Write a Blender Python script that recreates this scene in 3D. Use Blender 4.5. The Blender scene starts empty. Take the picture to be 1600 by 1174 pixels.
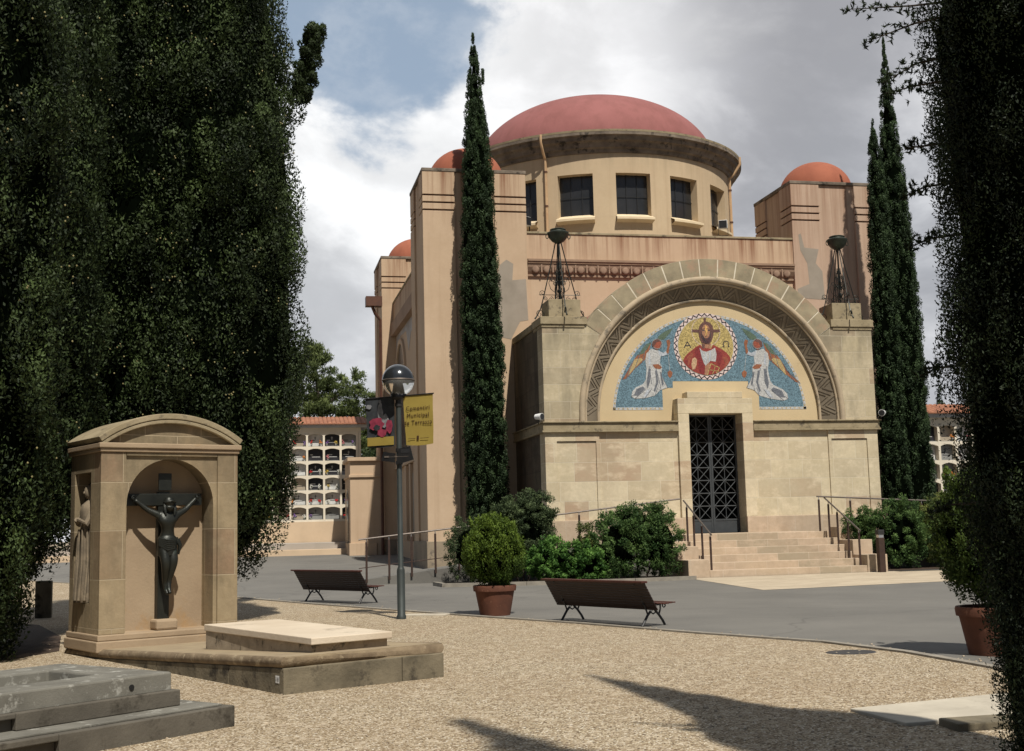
import bpy, bmesh, math, random
import numpy as np
from mathutils import Vector, Matrix
PI=math.pi; sin=math.sin; cos=math.cos; rad=math.radians
scene=bpy.context.scene
COL=bpy.data.collections.new('scene'); scene.collection.children.link(COL)
rng=np.random.default_rng(7); random.seed(7)

# ------------------------------------------------------------------ materials
def srgb(r,g,b):
    f=lambda c:(c/255/12.92 if c/255<=.04045 else ((c/255+.055)/1.055)**2.4)
    return (f(r),f(g),f(b),1)
class NT:
    def __init__(s,name):
        s.m=bpy.data.materials.new(name); s.m.use_nodes=True; s.t=s.m.node_tree; s.n=s.t.nodes; s.l=s.t.links
        s.b=s.n['Principled BSDF']; s.out=s.n['Material Output']; s.tc=s.n.new('ShaderNodeTexCoord')
    def new(s,t,**k):
        x=s.n.new(t)
        for a,v in k.items(): setattr(x,a,v)
        return x
    def map(s,scale=(1,1,1),src=None,loc=(0,0,0)):
        x=s.new('ShaderNodeMapping'); x.inputs['Scale'].default_value=scale; x.inputs['Location'].default_value=loc
        s.l.new(src or s.tc.outputs['Object'],x.inputs['Vector']); return x.outputs[0]
    def noise(s,scale,detail=5,rough=.55,vec=None,w=0):
        x=s.new('ShaderNodeTexNoise'); x.inputs['Scale'].default_value=scale; x.inputs['Detail'].default_value=detail
        x.inputs['Roughness'].default_value=rough
        s.l.new(vec or s.tc.outputs['Object'],x.inputs['Vector']); return x.outputs['Fac']
    def ramp(s,fac,stops):
        x=s.new('ShaderNodeValToRGB'); e=x.color_ramp.elements
        while len(e)<len(stops): e.new(.5)
        for i,(p,c) in enumerate(stops):
            e[i].position=p; e[i].color=c if len(c)==4 else (*c,1)
        s.l.new(fac,x.inputs[0]); return x.outputs[0]
    def lin(s,fac,a,b,lo=0,hi=1):
        x=s.new('ShaderNodeMapRange'); x.inputs[1].default_value=a; x.inputs[2].default_value=b
        x.inputs[3].default_value=lo; x.inputs[4].default_value=hi; s.l.new(fac,x.inputs[0]); return x.outputs[0]
    def mix(s,fac,a,b,mode='MIX'):
        x=s.new('ShaderNodeMix',data_type='RGBA',blend_type=mode)
        for i,v in ((0,fac),(6,a),(7,b)):
            if hasattr(v,'links') or hasattr(v,'is_linked'): s.l.new(v,x.inputs[i])
            else: x.inputs[i].default_value=v if i==0 or len(v)==4 else (*v,1)
        return x.outputs[2]
    def math(s,op,a,b=0.):
        x=s.new('ShaderNodeMath',operation=op)
        for i,v in enumerate((a,b)):
            if hasattr(v,'is_linked'): s.l.new(v,x.inputs[i])
            else: x.inputs[i].default_value=v
        return x.outputs[0]
    def sep(s,src=None):
        x=s.new('ShaderNodeSeparateXYZ'); s.l.new(src or s.tc.outputs['Object'],x.inputs[0]); return x.outputs
    def bump(s,h,dist=.02,strength=.5,prev=None):
        x=s.new('ShaderNodeBump'); x.inputs['Distance'].default_value=dist; x.inputs['Strength'].default_value=strength
        s.l.new(h,x.inputs['Height'])
        if prev: s.l.new(prev,x.inputs['Normal'])
        s.l.new(x.outputs[0],s.b.inputs['Normal']); return x.outputs[0]
    def fin(s,col,rough=.8,metal=0,spec=.3):
        if hasattr(col,'is_linked'): s.l.new(col,s.b.inputs['Base Color'])
        else: s.b.inputs['Base Color'].default_value=col if len(col)==4 else (*col,1)
        if hasattr(rough,'is_linked'): s.l.new(rough,s.b.inputs['Roughness'])
        else: s.b.inputs['Roughness'].default_value=rough
        s.b.inputs['Metallic'].default_value=metal; s.b.inputs['Specular IOR Level'].default_value=spec
        return s.m
def soft(name,c1,c2,scale=2.,rough=.85,metal=0,bs=40.,bd=.004,spec=.3,spots=None):
    s=NT(name); n=s.noise(scale,6,.6); col=s.mix(s.lin(n,.32,.68),c1,c2)
    if spots:
        n2=s.noise(spots[1],5,.7,s.map(loc=(3,7,1))); col=s.mix(s.lin(n2,spots[2],spots[2]+.12),col,spots[0])
    if bd: s.bump(s.noise(bs,4,.6),bd,.6)
    return s.fin(col,rough,metal,spec)
M={}
def stucco(name,base,dark,zf=None,rust=(.16,.05,.02,1),streak=.85):
    s=NT(name); n=s.noise(.55,6,.6); col=s.mix(s.lin(n,.3,.7),base,dark)
    n1=s.noise(7,5,.7); col=s.mix(s.lin(n1,.35,.75,0,.22),col,(base[0]*.75,base[1]*.7,base[2]*.65,1))
    # long faint run-off streaks
    v=s.map((3.2,3.2,.12)); n2=s.noise(1,5,.65,v); col=s.mix(s.lin(n2,.52,.8,0,.35),col,(dark[0]*.55,dark[1]*.48,dark[2]*.42,1))
    if zf:
        o=s.sep(); fade=s.lin(o[2],zf[0],zf[1],0,1); v=s.map((2.3,2.3,.07),loc=(5,2,0)); n3=s.noise(1.2,5,.7,v)
        f=s.math('MULTIPLY',s.lin(n3,.44,.66,0,1),fade); f=s.math('MULTIPLY',f,streak); col=s.mix(f,col,rust)
    s.bump(s.noise(30,5,.65),.006,.6)
    return s.fin(col,.9,0,.2)
M['stucco']=stucco('stucco',(.54,.405,.28,1),(.46,.335,.225,1),(12.0,14.4))
M['stucco_parapet']=stucco('stucco_parapet',(.54,.40,.275,1),(.47,.335,.225,1),(10.6,12.15),streak=.95)
M['stucco_pink']=stucco('stucco_pink',(.50,.36,.27,1),(.43,.315,.23,1),(9.6,14.2),rust=(.24,.13,.08,1),streak=.85)
M['stucco_drum']=stucco('stucco_drum',(.53,.415,.275,1),(.47,.36,.235,1),(15.4,16.4),rust=(.34,.27,.18,1),streak=.8)
M['frieze']=stucco('frieze',(.36,.25,.175,1),(.24,.16,.11,1)); M['frieze_strip']=soft('frieze_strip',(.44,.30,.20,1),(.30,.19,.12,1),3,.9); M['groove_shade']=soft('painted_groove_shade',(.09,.045,.03,1),(.05,.03,.02,1),3)
M['cement']=soft('cement',(.30,.24,.17,1),(.22,.18,.13,1),1.5,.9,spots=((.13,.11,.09,1),3,.55))
M['patch']=soft('patch_plaster',(.34,.295,.24,1),(.26,.225,.18,1),1.2,.95)
def ashlar(name,c1,c2,mort,bw,bh,tint=(.42,.25,.16,1),grime=(.16,.14,.10,1),gf=.3,off=(0,0),joint=.008,gz=None):
    s=NT(name); o=s.sep(); u=s.math('ADD',o[0],o[1])
    cmb=s.new('ShaderNodeCombineXYZ'); s.l.new(u,cmb.inputs[0]); s.l.new(o[2],cmb.inputs[1])
    v=s.map(src=cmb.outputs[0],loc=(off[0],off[1],0))
    nz=s.noise(1.6,3,.5); 
    b=s.new('ShaderNodeTexBrick'); b.offset=.43; b.squash=.72; b.squash_frequency=3; b.offset_frequency=2
    s.l.new(v,b.inputs['Vector']); b.inputs['Scale'].default_value=1; b.inputs['Brick Width'].default_value=bw; b.inputs['Row Height'].default_value=bh
    b.inputs['Mortar Size'].default_value=joint; b.inputs['Mortar Smooth'].default_value=.3; b.inputs['Bias'].default_value=-.1
    b.inputs['Color1'].default_value=(0,0,0,1); b.inputs['Color2'].default_value=(1,1,1,1); b.inputs['Mortar'].default_value=(.5,.5,.5,1)
    t=s.new('ShaderNodeRGBToBW'); s.l.new(b.outputs['Color'],t.inputs[0])
    col=s.ramp(t.outputs[0],[(0,c1),(.35,(c1[0]*.94,c1[1]*.94,c1[2]*.9,1)),(.6,c2),(.85,tint),(1,(c2[0]*.72,c2[1]*.76,c2[2]*.80,1))])
    ns=s.noise(1.1,4,.6,s.map((.7,.7,1.6),loc=(9,2,5))); col=s.mix(s.lin(ns,.42,.62,0,.42),col,(c1[0]*.82,c1[1]*.84,c1[2]*.86,1)); ns2=s.noise(2.3,5,.65,s.map((.8,.8,1.5),loc=(1,12,5))); col=s.mix(s.lin(ns2,.50,.66,0,.5),col,(min(1,c1[0]*1.22),min(1,c1[1]*1.22),min(1,c1[2]*1.25),1))
    n=s.noise(9,6,.7); col=s.mix(s.lin(n,.35,.75,0,.4),col,(c2[0]*.7,c2[1]*.68,c2[2]*.62,1))
    n2=s.noise(.9,6,.65,s.map((1.6,1.6,.5))); col=s.mix(s.lin(n2,.48,.75,0,gf*1.6),col,grime)
    if gz:
        n4=s.noise(2.2,5,.65,s.map((1,1,.4),loc=(1,4,2)))
        f=s.math('MULTIPLY',s.lin(o[2],gz[0],gz[1],0,1),s.lin(n4,.36,.6,0,.8)); col=s.mix(f,col,grime)
    col=s.mix(b.outputs['Fac'],col,mort)
    h=s.math('ADD',s.math('MULTIPLY',b.outputs['Fac'],-.6),s.math('MULTIPLY',s.noise(22,5,.65),.5))
    s.bump(h,.012,.7)
    return s.fin(col,.9,0,.2)
M['ashlar']=ashlar('ashlar',(.62,.53,.375,1),(.50,.42,.29,1),(.66,.60,.46,1),1.12,.62,tint=(.42,.30,.205,1),grime=(.33,.26,.17,1),gf=.25,off=(.3,.18),joint=.006)
M['ashlar_up']=ashlar('ashlar_upper',(.50,.425,.295,1),(.38,.32,.22,1),(.50,.44,.33,1),.95,.55,tint=(.34,.25,.17,1),gf=.45,off=(.1,0),gz=(6.5,8.6))
M['ashlar_side_shade']=ashlar('ashlar_side_shade',(.13,.105,.075,1),(.085,.068,.05,1),(.07,.056,.042,1),.95,.55,tint=(.12,.085,.06,1),gf=.9,grime=(.05,.042,.032,1),off=(.1,0))  # darker copy of the ashlar: side-face shade put into the colour, plus grime
M['voussoir']=soft('voussoir_stone',(.37,.31,.205,1),(.20,.17,.115,1),1.5,.92,spots=((.33,.23,.155,1),1.3,.54),bs=25,bd=.012)
M['mortar']=soft('pale_mortar',(.66,.60,.48,1),(.50,.44,.34,1),3)
M['mould']=soft('moulding_stone',(.44,.35,.24,1),(.33,.27,.19,1),2.5,.9,spots=((.17,.145,.11,1),2,.55))
M['relief']=soft('relief_stone',(.29,.24,.175,1),(.15,.125,.09,1),.7,.92,spots=((.15,.12,.09,1),1.7,.54))
M['relief_dark']=soft('relief_ground',(.20,.165,.12,1),(.125,.105,.078,1),.8)
M['cream']=soft('cream_plaster',(.54,.43,.265,1),(.48,.375,.225,1),.8,.92,spots=((.42,.32,.19,1),1.5,.62))
M['step']=ashlar('step_stone',(.50,.39,.285,1),(.44,.33,.235,1),(.55,.47,.36,1),1.35,5,tint=(.33,.28,.20,1),grime=(.27,.20,.14,1),gf=.3,joint=.006)
M['cornice_dark']=soft('weathered_cornice',(.24,.195,.15,1),(.10,.08,.062,1),1.8,.92,spots=((.04,.034,.028,1),2.4,.54),bs=15,bd=.02)
M['capstone']=soft('capstone',(.34,.28,.18,1),(.24,.195,.12,1),3,.92,spots=((.12,.10,.07,1),4,.55),bs=20,bd=.01)
def dome(name,c1,c2,c3):
    s=NT(name); n=s.noise(.6,6,.6); col=s.mix(s.lin(n,.3,.7),c1,c2)
    v=s.map((2,2,.3)); n2=s.noise(1.2,5,.65,v); col=s.mix(s.lin(n2,.45,.8,0,.5),col,c3)
    n3=s.noise(60,3,.7); col=s.mix(s.lin(n3,.4,.7,0,.18),col,(c1[0]*1.4,c1[1]*1.6,c1[2]*1.6,1))
    s.bump(s.noise(25,4,.6),.006,.5); return s.fin(col,.85,0,.25)
M['dome']=dome('red_dome_coating',(.285,.112,.105,1),(.22,.082,.075,1),(.15,.06,.05,1))
M['dome_small']=dome('orange_dome_coating',(.34,.115,.066,1),(.27,.085,.05,1),(.19,.06,.036,1))
M['glass_dark']=soft('dark_window_glass',(.018,.019,.02,1),(.03,.03,.032,1),1.,.22,bd=0,spec=.5)
M['window_frame']=soft('dark_window_frame',(.016,.017,.018,1),(.012,.012,.013,1),4,.6,bd=0)
M['sill']=soft('pale_sill',(.70,.58,.40,1),(.62,.50,.33,1),3)
M['pipe']=soft('ochre_pipe',(.55,.38,.22,1),(.47,.30,.17,1),4,.6)
M['pipe_brown']=soft('brown_pipe',(.12,.055,.035,1),(.08,.04,.03,1),3,.5)
M['iron']=soft('black_iron',(.022,.022,.024,1),(.035,.034,.034,1),5,.5,.3,bd=.002,spec=.5)
M['iron_door']=soft('grey_painted_iron',(.06,.066,.07,1),(.045,.05,.054,1),5,.5,.2,bd=.001,spec=.5)
M['bronze']=soft('green_bronze',(.045,.06,.045,1),(.03,.035,.028,1),6,.45,.5,spec=.5,spots=((.10,.15,.11,1),7,.6))
M['bronze_dark']=soft('dark_bronze',(.030,.032,.026,1),(.018,.02,.017,1),6,.42,.5,spec=.5,spots=((.06,.085,.065,1),5,.62),bs=60)
M['steel']=soft('steel_rail',(.17,.14,.12,1),(.12,.10,.085,1),8,.5,.45,bd=0,spec=.4)
M['steel_bright']=soft('bright_steel',(.75,.75,.75,1),(.6,.6,.6,1),8,.25,.9,bd=0)
M['post_brown']=soft('rust_brown_post',(.07,.042,.032,1),(.045,.03,.025,1),8,.55,.3,bd=.001)
M['white']=soft('white_paint',(.75,.75,.73,1),(.68,.68,.66,1),5,.4,bd=0)
M['black']=soft('black_plastic',(.012,.012,.013,1),(.02,.02,.02,1),5,.4,bd=0)
M['pole']=soft('green_grey_pole',(.055,.065,.062,1),(.04,.048,.046,1),4,.5,.3,bd=.001,spec=.5)
M['terracotta']=soft('terracotta',(.14,.055,.032,1),(.09,.037,.023,1),4,.85,spots=((.30,.16,.10,1),5,.62),bs=50)
M['tile']=soft('roof_tile',(.34,.15,.085,1),(.22,.095,.058,1),3,.85,spots=((.18,.10,.07,1),4,.6))
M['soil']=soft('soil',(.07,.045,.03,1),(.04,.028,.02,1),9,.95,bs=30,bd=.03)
M['wood']=soft('red_brown_slat',(.085,.026,.017,1),(.055,.018,.012,1),6,.5,bd=.002,spec=.4)
M['wood_dark']=soft('dark_slat',(.030,.016,.012,1),(.02,.011,.009,1),6,.55,bd=.002)
M['bark']=soft('bark',(.07,.055,.042,1),(.03,.024,.018,1),4,.95,bs=14,bd=.04)
M['core']=soft('crown_inner_shade',(.0022,.0035,.0018,1),(.0012,.002,.001,1),4,1.,bd=0,spec=0.0)  # near-black filler cores: shade inside the crowns as colour, blocks see-through
M['mon']=ashlar('monument_stone',(.34,.265,.165,1),(.26,.195,.12,1),(.37,.30,.205,1),.78,.62,tint=(.30,.19,.12,1),grime=(.12,.10,.065,1),gf=.6,gz=(1.5,3.0),off=(.2,.25),joint=.006)
M['mon_plain']=soft('monument_niche',(.37,.28,.185,1),(.29,.215,.14,1),1.4,.9,spots=((.34,.22,.11,1),1.2,.58),bs=30,bd=.006)
M['mossy']=soft('mossy_stone',(.22,.185,.125,1),(.10,.085,.058,1),2.2,.95,spots=((.045,.038,.028,1),3,.52),bs=25,bd=.012)
M['torus']=soft('worn_torus',(.25,.19,.12,1),(.13,.095,.06,1),5,.95,spots=((.36,.29,.19,1),6,.56),bs=25,bd=.015)
M['platform']=soft('platform_stone',(.34,.27,.17,1),(.26,.20,.13,1),3,.95,bs=25,bd=.01)
M['ledger']=soft('ledger_slab',(.62,.53,.41,1),(.52,.43,.32,1),1.3,.85,spots=((.30,.245,.18,1),1.1,.58),bs=30,bd=.006)
M['ledger_edge']=soft('ledger_edge_stone',(.40,.33,.24,1),(.26,.21,.15,1),6,.9,spots=((.10,.085,.06,1),7,.55))
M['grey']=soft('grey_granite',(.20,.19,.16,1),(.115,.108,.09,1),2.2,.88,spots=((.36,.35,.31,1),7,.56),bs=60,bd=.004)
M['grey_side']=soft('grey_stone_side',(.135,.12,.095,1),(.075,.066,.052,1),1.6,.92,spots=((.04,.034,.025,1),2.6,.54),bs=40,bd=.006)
M['white_slab']=soft('white_marble_slab',(.50,.45,.36,1),(.38,.34,.27,1),2.2,.8,spots=((.30,.26,.20,1),3,.58))
M['statue']=soft('shaded_statue_stone',(.24,.19,.13,1),(.13,.105,.075,1),6,.9,spots=((.10,.085,.06,1),7,.58))  # stone darkened to carry the tree shade on the side niche
M['col_frame']=soft('columbarium_cream',(.70,.64,.53,1),(.60,.54,.43,1),1,.9)
M['col_plinth']=soft('peach_render',(.58,.44,.30,1),(.50,.38,.26,1),1,.9)
M['col_grey']=soft('grey_step',(.38,.34,.30,1),(.32,.29,.25,1),1,.9)
M['eave']=soft('eave_grey',(.45,.46,.45,1),(.38,.39,.38,1),2,.8)
for k,c in dict(n_dark=(.03,.03,.035),n_grey=(.26,.26,.25),n_white=(.60,.60,.58),n_cream=(.40,.34,.26)).items():
    M[k]=soft('niche_'+k[2:],(*c,1),(c[0]*.75,c[1]*.75,c[2]*.75,1),4,.4,bd=0)
for k,c in dict(red=(.5,.03,.03),pink=(.6,.2,.22),purple=(.22,.12,.35),yellow=(.65,.45,.08),white=(.7,.68,.62),orange=(.6,.22,.05)).items():
    M['fl_'+k]=soft('petals_'+k,(*c,1),(c[0]*.6,c[1]*.6,c[2]*.6,1),20,.7,bd=0)
M['fl_green']=soft('flower_leaves',(.04,.09,.03,1),(.02,.05,.02,1),20,.7,bd=0)
def mosaic(name,c,var=.35):
    s=NT(name); v=s.new('ShaderNodeTexVoronoi'); v.inputs['Scale'].default_value=34; s.l.new(s.tc.outputs['Object'],v.inputs['Vector'])
    bw=s.new('ShaderNodeRGBToBW'); s.l.new(v.outputs['Color'],bw.inputs[0])
    a=tuple(min(1,x*(1+var)) for x in c); b=tuple(x*(1-var) for x in c)
    col=s.mix(s.lin(bw.outputs[0],.25,.75),a,b)
    n=s.noise(3,4,.6); col=s.mix(s.lin(n,.35,.7,0,.3),col,tuple(x*.6 for x in c))
    return s.fin(col,.45,0,.4)
MC=dict(blue=(.115,.19,.235),gold=(.40,.31,.12),white=(.42,.42,.41),pinkwhite=(.62,.50,.47),dark=(.06,.05,.055),brown=(.12,.06,.05),red=(.25,.045,.035),
 dred=(.20,.03,.03),lred=(.27,.075,.045),skin=(.33,.17,.10),skinl=(.60,.36,.12),dgrey=(.13,.14,.16),lgrey=(.40,.43,.47),orange=(.26,.10,.05),green=(.09,.13,.09),beige=(.45,.30,.18),beard=(.075,.035,.04),tile=(.40,.30,.14))
for k,c in MC.items(): M['m_'+k]=mosaic('mosaic_'+k,c,.4 if k in('blue','gold') else .22)
def foliage(name,dark,light,transl=.25,tipc=None):
    s=NT(name); a=s.new('ShaderNodeAttribute'); a.attribute_name='tint'
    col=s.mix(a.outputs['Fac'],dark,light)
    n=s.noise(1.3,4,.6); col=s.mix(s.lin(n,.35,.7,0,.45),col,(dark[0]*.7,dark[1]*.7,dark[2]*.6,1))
    s.fin(col,.65,0,.25)
    t=s.new('ShaderNodeBsdfTranslucent'); s.l.new(col,t.inputs[0]); mx=s.new('ShaderNodeMixShader'); mx.inputs[0].default_value=transl
    s.l.new(s.b.outputs[0],mx.inputs[1]); s.l.new(t.outputs[0],mx.inputs[2]); s.l.new(mx.outputs[0],s.out.inputs[0]); return s.m
M['f_cyp_big']=foliage('big_cypress_leaves',(.006,.012,.005,1),(.088,.130,.040,1),.25)
M['f_cyp']=foliage('cypress_leaves',(.018,.034,.016,1),(.078,.128,.05,1))
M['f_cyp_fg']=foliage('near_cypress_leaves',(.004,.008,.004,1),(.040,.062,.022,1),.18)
M['f_pine']=foliage('pine_needles',(.06,.085,.03,1),(.27,.33,.12,1),.45)
M['cone']=soft('pale_cones',(.33,.29,.13,1),(.18,.155,.07,1),9,.8,bd=0)
M['f_thuja_dark']=foliage('shaded_thuja_leaves',(.018,.038,.007,1),(.10,.15,.022,1),.25)  # thuja leaves with the near cypress's shade put into the colour
M['f_thuja']=foliage('thuja_leaves',(.025,.055,.008,1),(.16,.235,.028,1),.3)
M['f_dark']=foliage('dark_shrub_leaves',(.03,.05,.022,1),(.15,.20,.085,1),.35)
M['f_light']=foliage('glossy_shrub_leaves',(.03,.09,.018,1),(.19,.36,.075,1),.4)
M['f_mid']=foliage('mid_shrub_leaves',(.03,.07,.02,1),(.17,.27,.08,1),.38)
M['f_red']=foliage('reddish_shrub_leaves',(.05,.085,.025,1),(.27,.30,.085,1),.4)
# ground materials
def gravel():
    s=NT('gravel'); v=s.new('ShaderNodeTexVoronoi'); v.inputs['Scale'].default_value=72; v.inputs['Randomness'].default_value=1
    s.l.new(s.tc.outputs['Object'],v.inputs['Vector']); bw=s.new('ShaderNodeRGBToBW'); s.l.new(v.outputs['Color'],bw.inputs[0])
    col=s.ramp(bw.outputs[0],[(.10,(.06,.045,.032,1)),(.26,(.18,.132,.082,1)),(.42,(.30,.23,.145,1)),(.58,(.38,.303,.198,1)),(.76,(.54,.455,.32,1)),(.90,(.82,.76,.64,1))])
    n=s.noise(.45,6,.65); col=s.mix(s.lin(n,.35,.72,0,.34),col,(.28,.185,.10,1))
    n1=s.noise(5,5,.7); col=s.mix(s.lin(n1,.45,.8,0,.35),col,(.18,.125,.08,1))
    v2=s.new('ShaderNodeTexVoronoi'); v2.inputs['Scale'].default_value=17; s.l.new(s.tc.outputs['Object'],v2.inputs['Vector'])
    bw2=s.new('ShaderNodeRGBToBW'); s.l.new(v2.outputs['Color'],bw2.inputs[0]); col=s.mix(s.lin(bw2.outputs[0],.68,.8,0,.5),col,(.55,.46,.34,1))
    h=s.math('ADD',s.math('MULTIPLY',v.outputs['Distance'],-1.2),s.math('MULTIPLY',s.noise(7,3,.6),.35)); s.bump(h,.012,.8)
    return s.fin(col,.95,0,.2)
M['gravel']=gravel()
def asphalt():
    s=NT('asphalt'); n=s.noise(.30,7,.68); col=s.mix(s.lin(n,.32,.68),(.100,.096,.088,1),(.160,.152,.136,1))
    n1=s.noise(140,3,.7); col=s.mix(s.lin(n1,.4,.75,0,.6),col,(.24,.225,.195,1))
    n2=s.noise(.5,5,.6,s.map((1,.25,1),loc=(4,1,0))); col=s.mix(s.lin(n2,.55,.75,0,.35),col,(.095,.09,.085,1))
    w=s.new('ShaderNodeTexVoronoi',feature='DISTANCE_TO_EDGE'); w.inputs['Scale'].default_value=.16
    mp=s.new('ShaderNodeVectorMath',operation='ADD'); nn=s.new('ShaderNodeTexNoise'); nn.inputs['Scale'].default_value=.8; s.l.new(s.tc.outputs['Object'],nn.inputs['Vector'])
    s.l.new(s.tc.outputs['Object'],mp.inputs[0]); s.l.new(nn.outputs['Color'],mp.inputs[1]); s.l.new(mp.outputs[0],w.inputs['Vector'])
    col=s.mix(s.lin(w.outputs['Distance'],.0,.006,.45,0),col,(.07,.066,.06,1))
    s.bump(s.noise(160,3,.7),.006,.6); return s.fin(col,.85,0,.3)
M['asphalt']=asphalt()
M['paving']=ashlar('pale_paving',(.50,.42,.30,1),(.44,.36,.26,1),(.36,.29,.21,1),.6,.4,tint=(.46,.34,.24,1),gf=.3)
def paving():
    s=NT('pale_ground_paving'); b=s.new('ShaderNodeTexBrick'); s.l.new(s.tc.outputs['Object'],b.inputs['Vector'])
    b.inputs['Scale'].default_value=1; b.inputs['Brick Width'].default_value=.6; b.inputs['Row Height'].default_value=.4; b.inputs['Mortar Size'].default_value=.008
    b.inputs['Color1'].default_value=(.50,.42,.305,1); b.inputs['Color2'].default_value=(.42,.345,.25,1); b.inputs['Mortar'].default_value=(.30,.25,.18,1)
    n=s.noise(2,5,.65); col=s.mix(s.lin(n,.4,.75,0,.4),b.outputs['Color'],(.34,.27,.19,1)); s.bump(s.noise(40,4,.6),.005,.5); return s.fin(col,.9)
M['paving']=paving()
M['kerb']=soft('kerb_stone',(.30,.27,.22,1),(.20,.18,.15,1),4,.9)
M['dirt']=soft('bare_ground',(.30,.24,.17,1),(.22,.18,.12,1),.3,.95)
M['banner_y']=soft('yellow_banner',(.37,.28,.065,1),(.31,.225,.05,1),2,.7,bd=0)
M['banner_print']=soft('dark_banner_print',(.022,.025,.03,1),(.06,.065,.07,1),5,.7,bd=0)
M['ink']=soft('dark_ink',(.06,.03,.015,1),(.05,.025,.012,1),5,.7,bd=0)
M['p_pink']=soft('print_pink',(.36,.05,.09,1),(.18,.025,.05,1),9,.7,bd=0)
M['p_grey']=soft('print_grey',(.30,.30,.32,1),(.15,.16,.17,1),9,.7,bd=0)
def opal():
    s=NT('lamp_globe_glass'); s.fin((.80,.80,.76,1),.08,0,.5); s.b.inputs['Transmission Weight'].default_value=.88; s.b.inputs['IOR'].default_value=1.08
    return s.m
M['globe']=opal()

# ------------------------------------------------------------------ mesh builder
class MB:
    def __init__(s): s.v=[]; s.f=[]; s.mi=[]; s.cur=0
    def add(s,vs,fs):
        o=len(s.v); s.v+= [tuple(map(float,v)) for v in vs]; s.f+=[tuple(i+o for i in f) for f in fs]; s.mi+=[s.cur]*len(fs); return s
    def box(s,x0,x1,y0,y1,z0,z1):
        return s.add([(x0,y0,z0),(x1,y0,z0),(x1,y1,z0),(x0,y1,z0),(x0,y0,z1),(x1,y0,z1),(x1,y1,z1),(x0,y1,z1)],
          [(3,2,1,0),(4,5,6,7),(0,1,5,4),(1,2,6,5),(2,3,7,6),(3,0,4,7)])
    def prism(s,poly,y0,y1,axis='y'):
        """polygon in (x,z) extruded along y, or (x,y) along z, or (y,z) along x"""
        n=len(poly); P=lambda p,t:{'y':(p[0],t,p[1]),'z':(p[0],p[1],t),'x':(t,p[0],p[1])}[axis]
        vs=[P(p,y0) for p in poly]+[P(p,y1) for p in poly]
        return s.add(vs,[tuple(range(n)),tuple(range(2*n-1,n-1,-1))]+[(i,i+n,(i+1)%n+n,(i+1)%n) for i in range(n)])
    def lathe(s,prof,c=(0,0,0),n=32,a0=0,a1=2*PI,sx=1,sy=1):
        full=abs(a1-a0-2*PI)<1e-6; m=n if full else n+1; vs=[]
        for i in range(m):
            a=a0+(a1-a0)*i/n
            for r,z in prof: vs.append((c[0]+r*cos(a)*sx,c[1]+r*sin(a)*sy,c[2]+z))
        k=len(prof); fs=[]
        for i in range(n):
            j=(i+1)%m
            for t in range(k-1): fs.append((i*k+t,j*k+t,j*k+t+1,i*k+t+1))
        return s.add(vs,fs)
    def tube(s,path,r,n=8,close=False,cap=True):
        P=[Vector(p) for p in path]; L=len(P); rs=r if isinstance(r,(list,tuple)) else [r]*L; vs=[]; prev=None
        for i,p in enumerate(P):
            t=(P[(i+1)%L]-P[i-1]) if close else (P[min(i+1,L-1)]-P[max(i-1,0)])
            if t.length<1e-9: t=Vector((0,0,1))
            t.normalize()
            if prev is None: a=t.orthogonal().normalized()
            else:
                a=prev-t*prev.dot(t); a=a.normalized() if a.length>1e-6 else t.orthogonal().normalized()
            prev=a; b=t.cross(a)
            for k in range(n):
                q=2*PI*k/n; vs.append(p+(a*cos(q)+b*sin(q))*rs[i])
        fs=[]
        for i in range(L if close else L-1):
            j=(i+1)%L
            for k in range(n): fs.append((i*n+k,i*n+(k+1)%n,j*n+(k+1)%n,j*n+k))
        if not close and cap: fs+= [tuple(range(n-1,-1,-1)),tuple((L-1)*n+k for k in range(n))]
        return s.add(vs,fs)
    def ball(s,c,r,n=16,m=10,z0=-1,z1=1):
        r=(r,r,r) if not isinstance(r,(tuple,list)) else r
        t0,t1=math.asin(max(-1,z0)),math.asin(min(1,z1)); prof=[(cos(t0+(t1-t0)*i/m),sin(t0+(t1-t0)*i/m)) for i in range(m+1)]
        vs=[];
        for i in range(n):
            a=2*PI*i/n
            for q,z in prof: vs.append((c[0]+r[0]*q*cos(a),c[1]+r[1]*q*sin(a),c[2]+r[2]*z))
        k=m+1; fs=[(i*k+t,((i+1)%n)*k+t,((i+1)%n)*k+t+1,i*k+t+1) for i in range(n) for t in range(m)]
        return s.add(vs,fs)
    def build(s,name,mats,parent=None,smooth=False,bevel=0,loc=None,angle=40):
        me=bpy.data.meshes.new(name); me.from_pydata(s.v,[],s.f); 
        mats=mats if isinstance(mats,(list,tuple)) else [mats]
        for m in mats: me.materials.append(M[m] if isinstance(m,str) else m)
        if len(mats)>1: me.polygons.foreach_set('material_index',s.mi)
        bm=bmesh.new(); bm.from_mesh(me); bmesh.ops.recalc_face_normals(bm,faces=bm.faces); bm.to_mesh(me); bm.free()
        if smooth:
            me.polygons.foreach_set('use_smooth',[True]*len(me.polygons))
            try: me.set_sharp_from_angle(angle=rad(angle))
            except Exception: pass
        o=bpy.data.objects.new(name,me); COL.objects.link(o)
        if parent: o.parent=parent
        if loc: o.location=loc
        if bevel:
            b=o.modifiers.new('bevel','BEVEL'); b.width=bevel; b.segments=2; b.limit_method='ANGLE'; b.angle_limit=rad(50)
        return o
def tag(o,label=None,cat=None,group=None,kind=None):
    if label: o['label']=label
    if cat: o['category']=cat
    if group: o['group']=group
    if kind: o['kind']=kind
    return o
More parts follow.
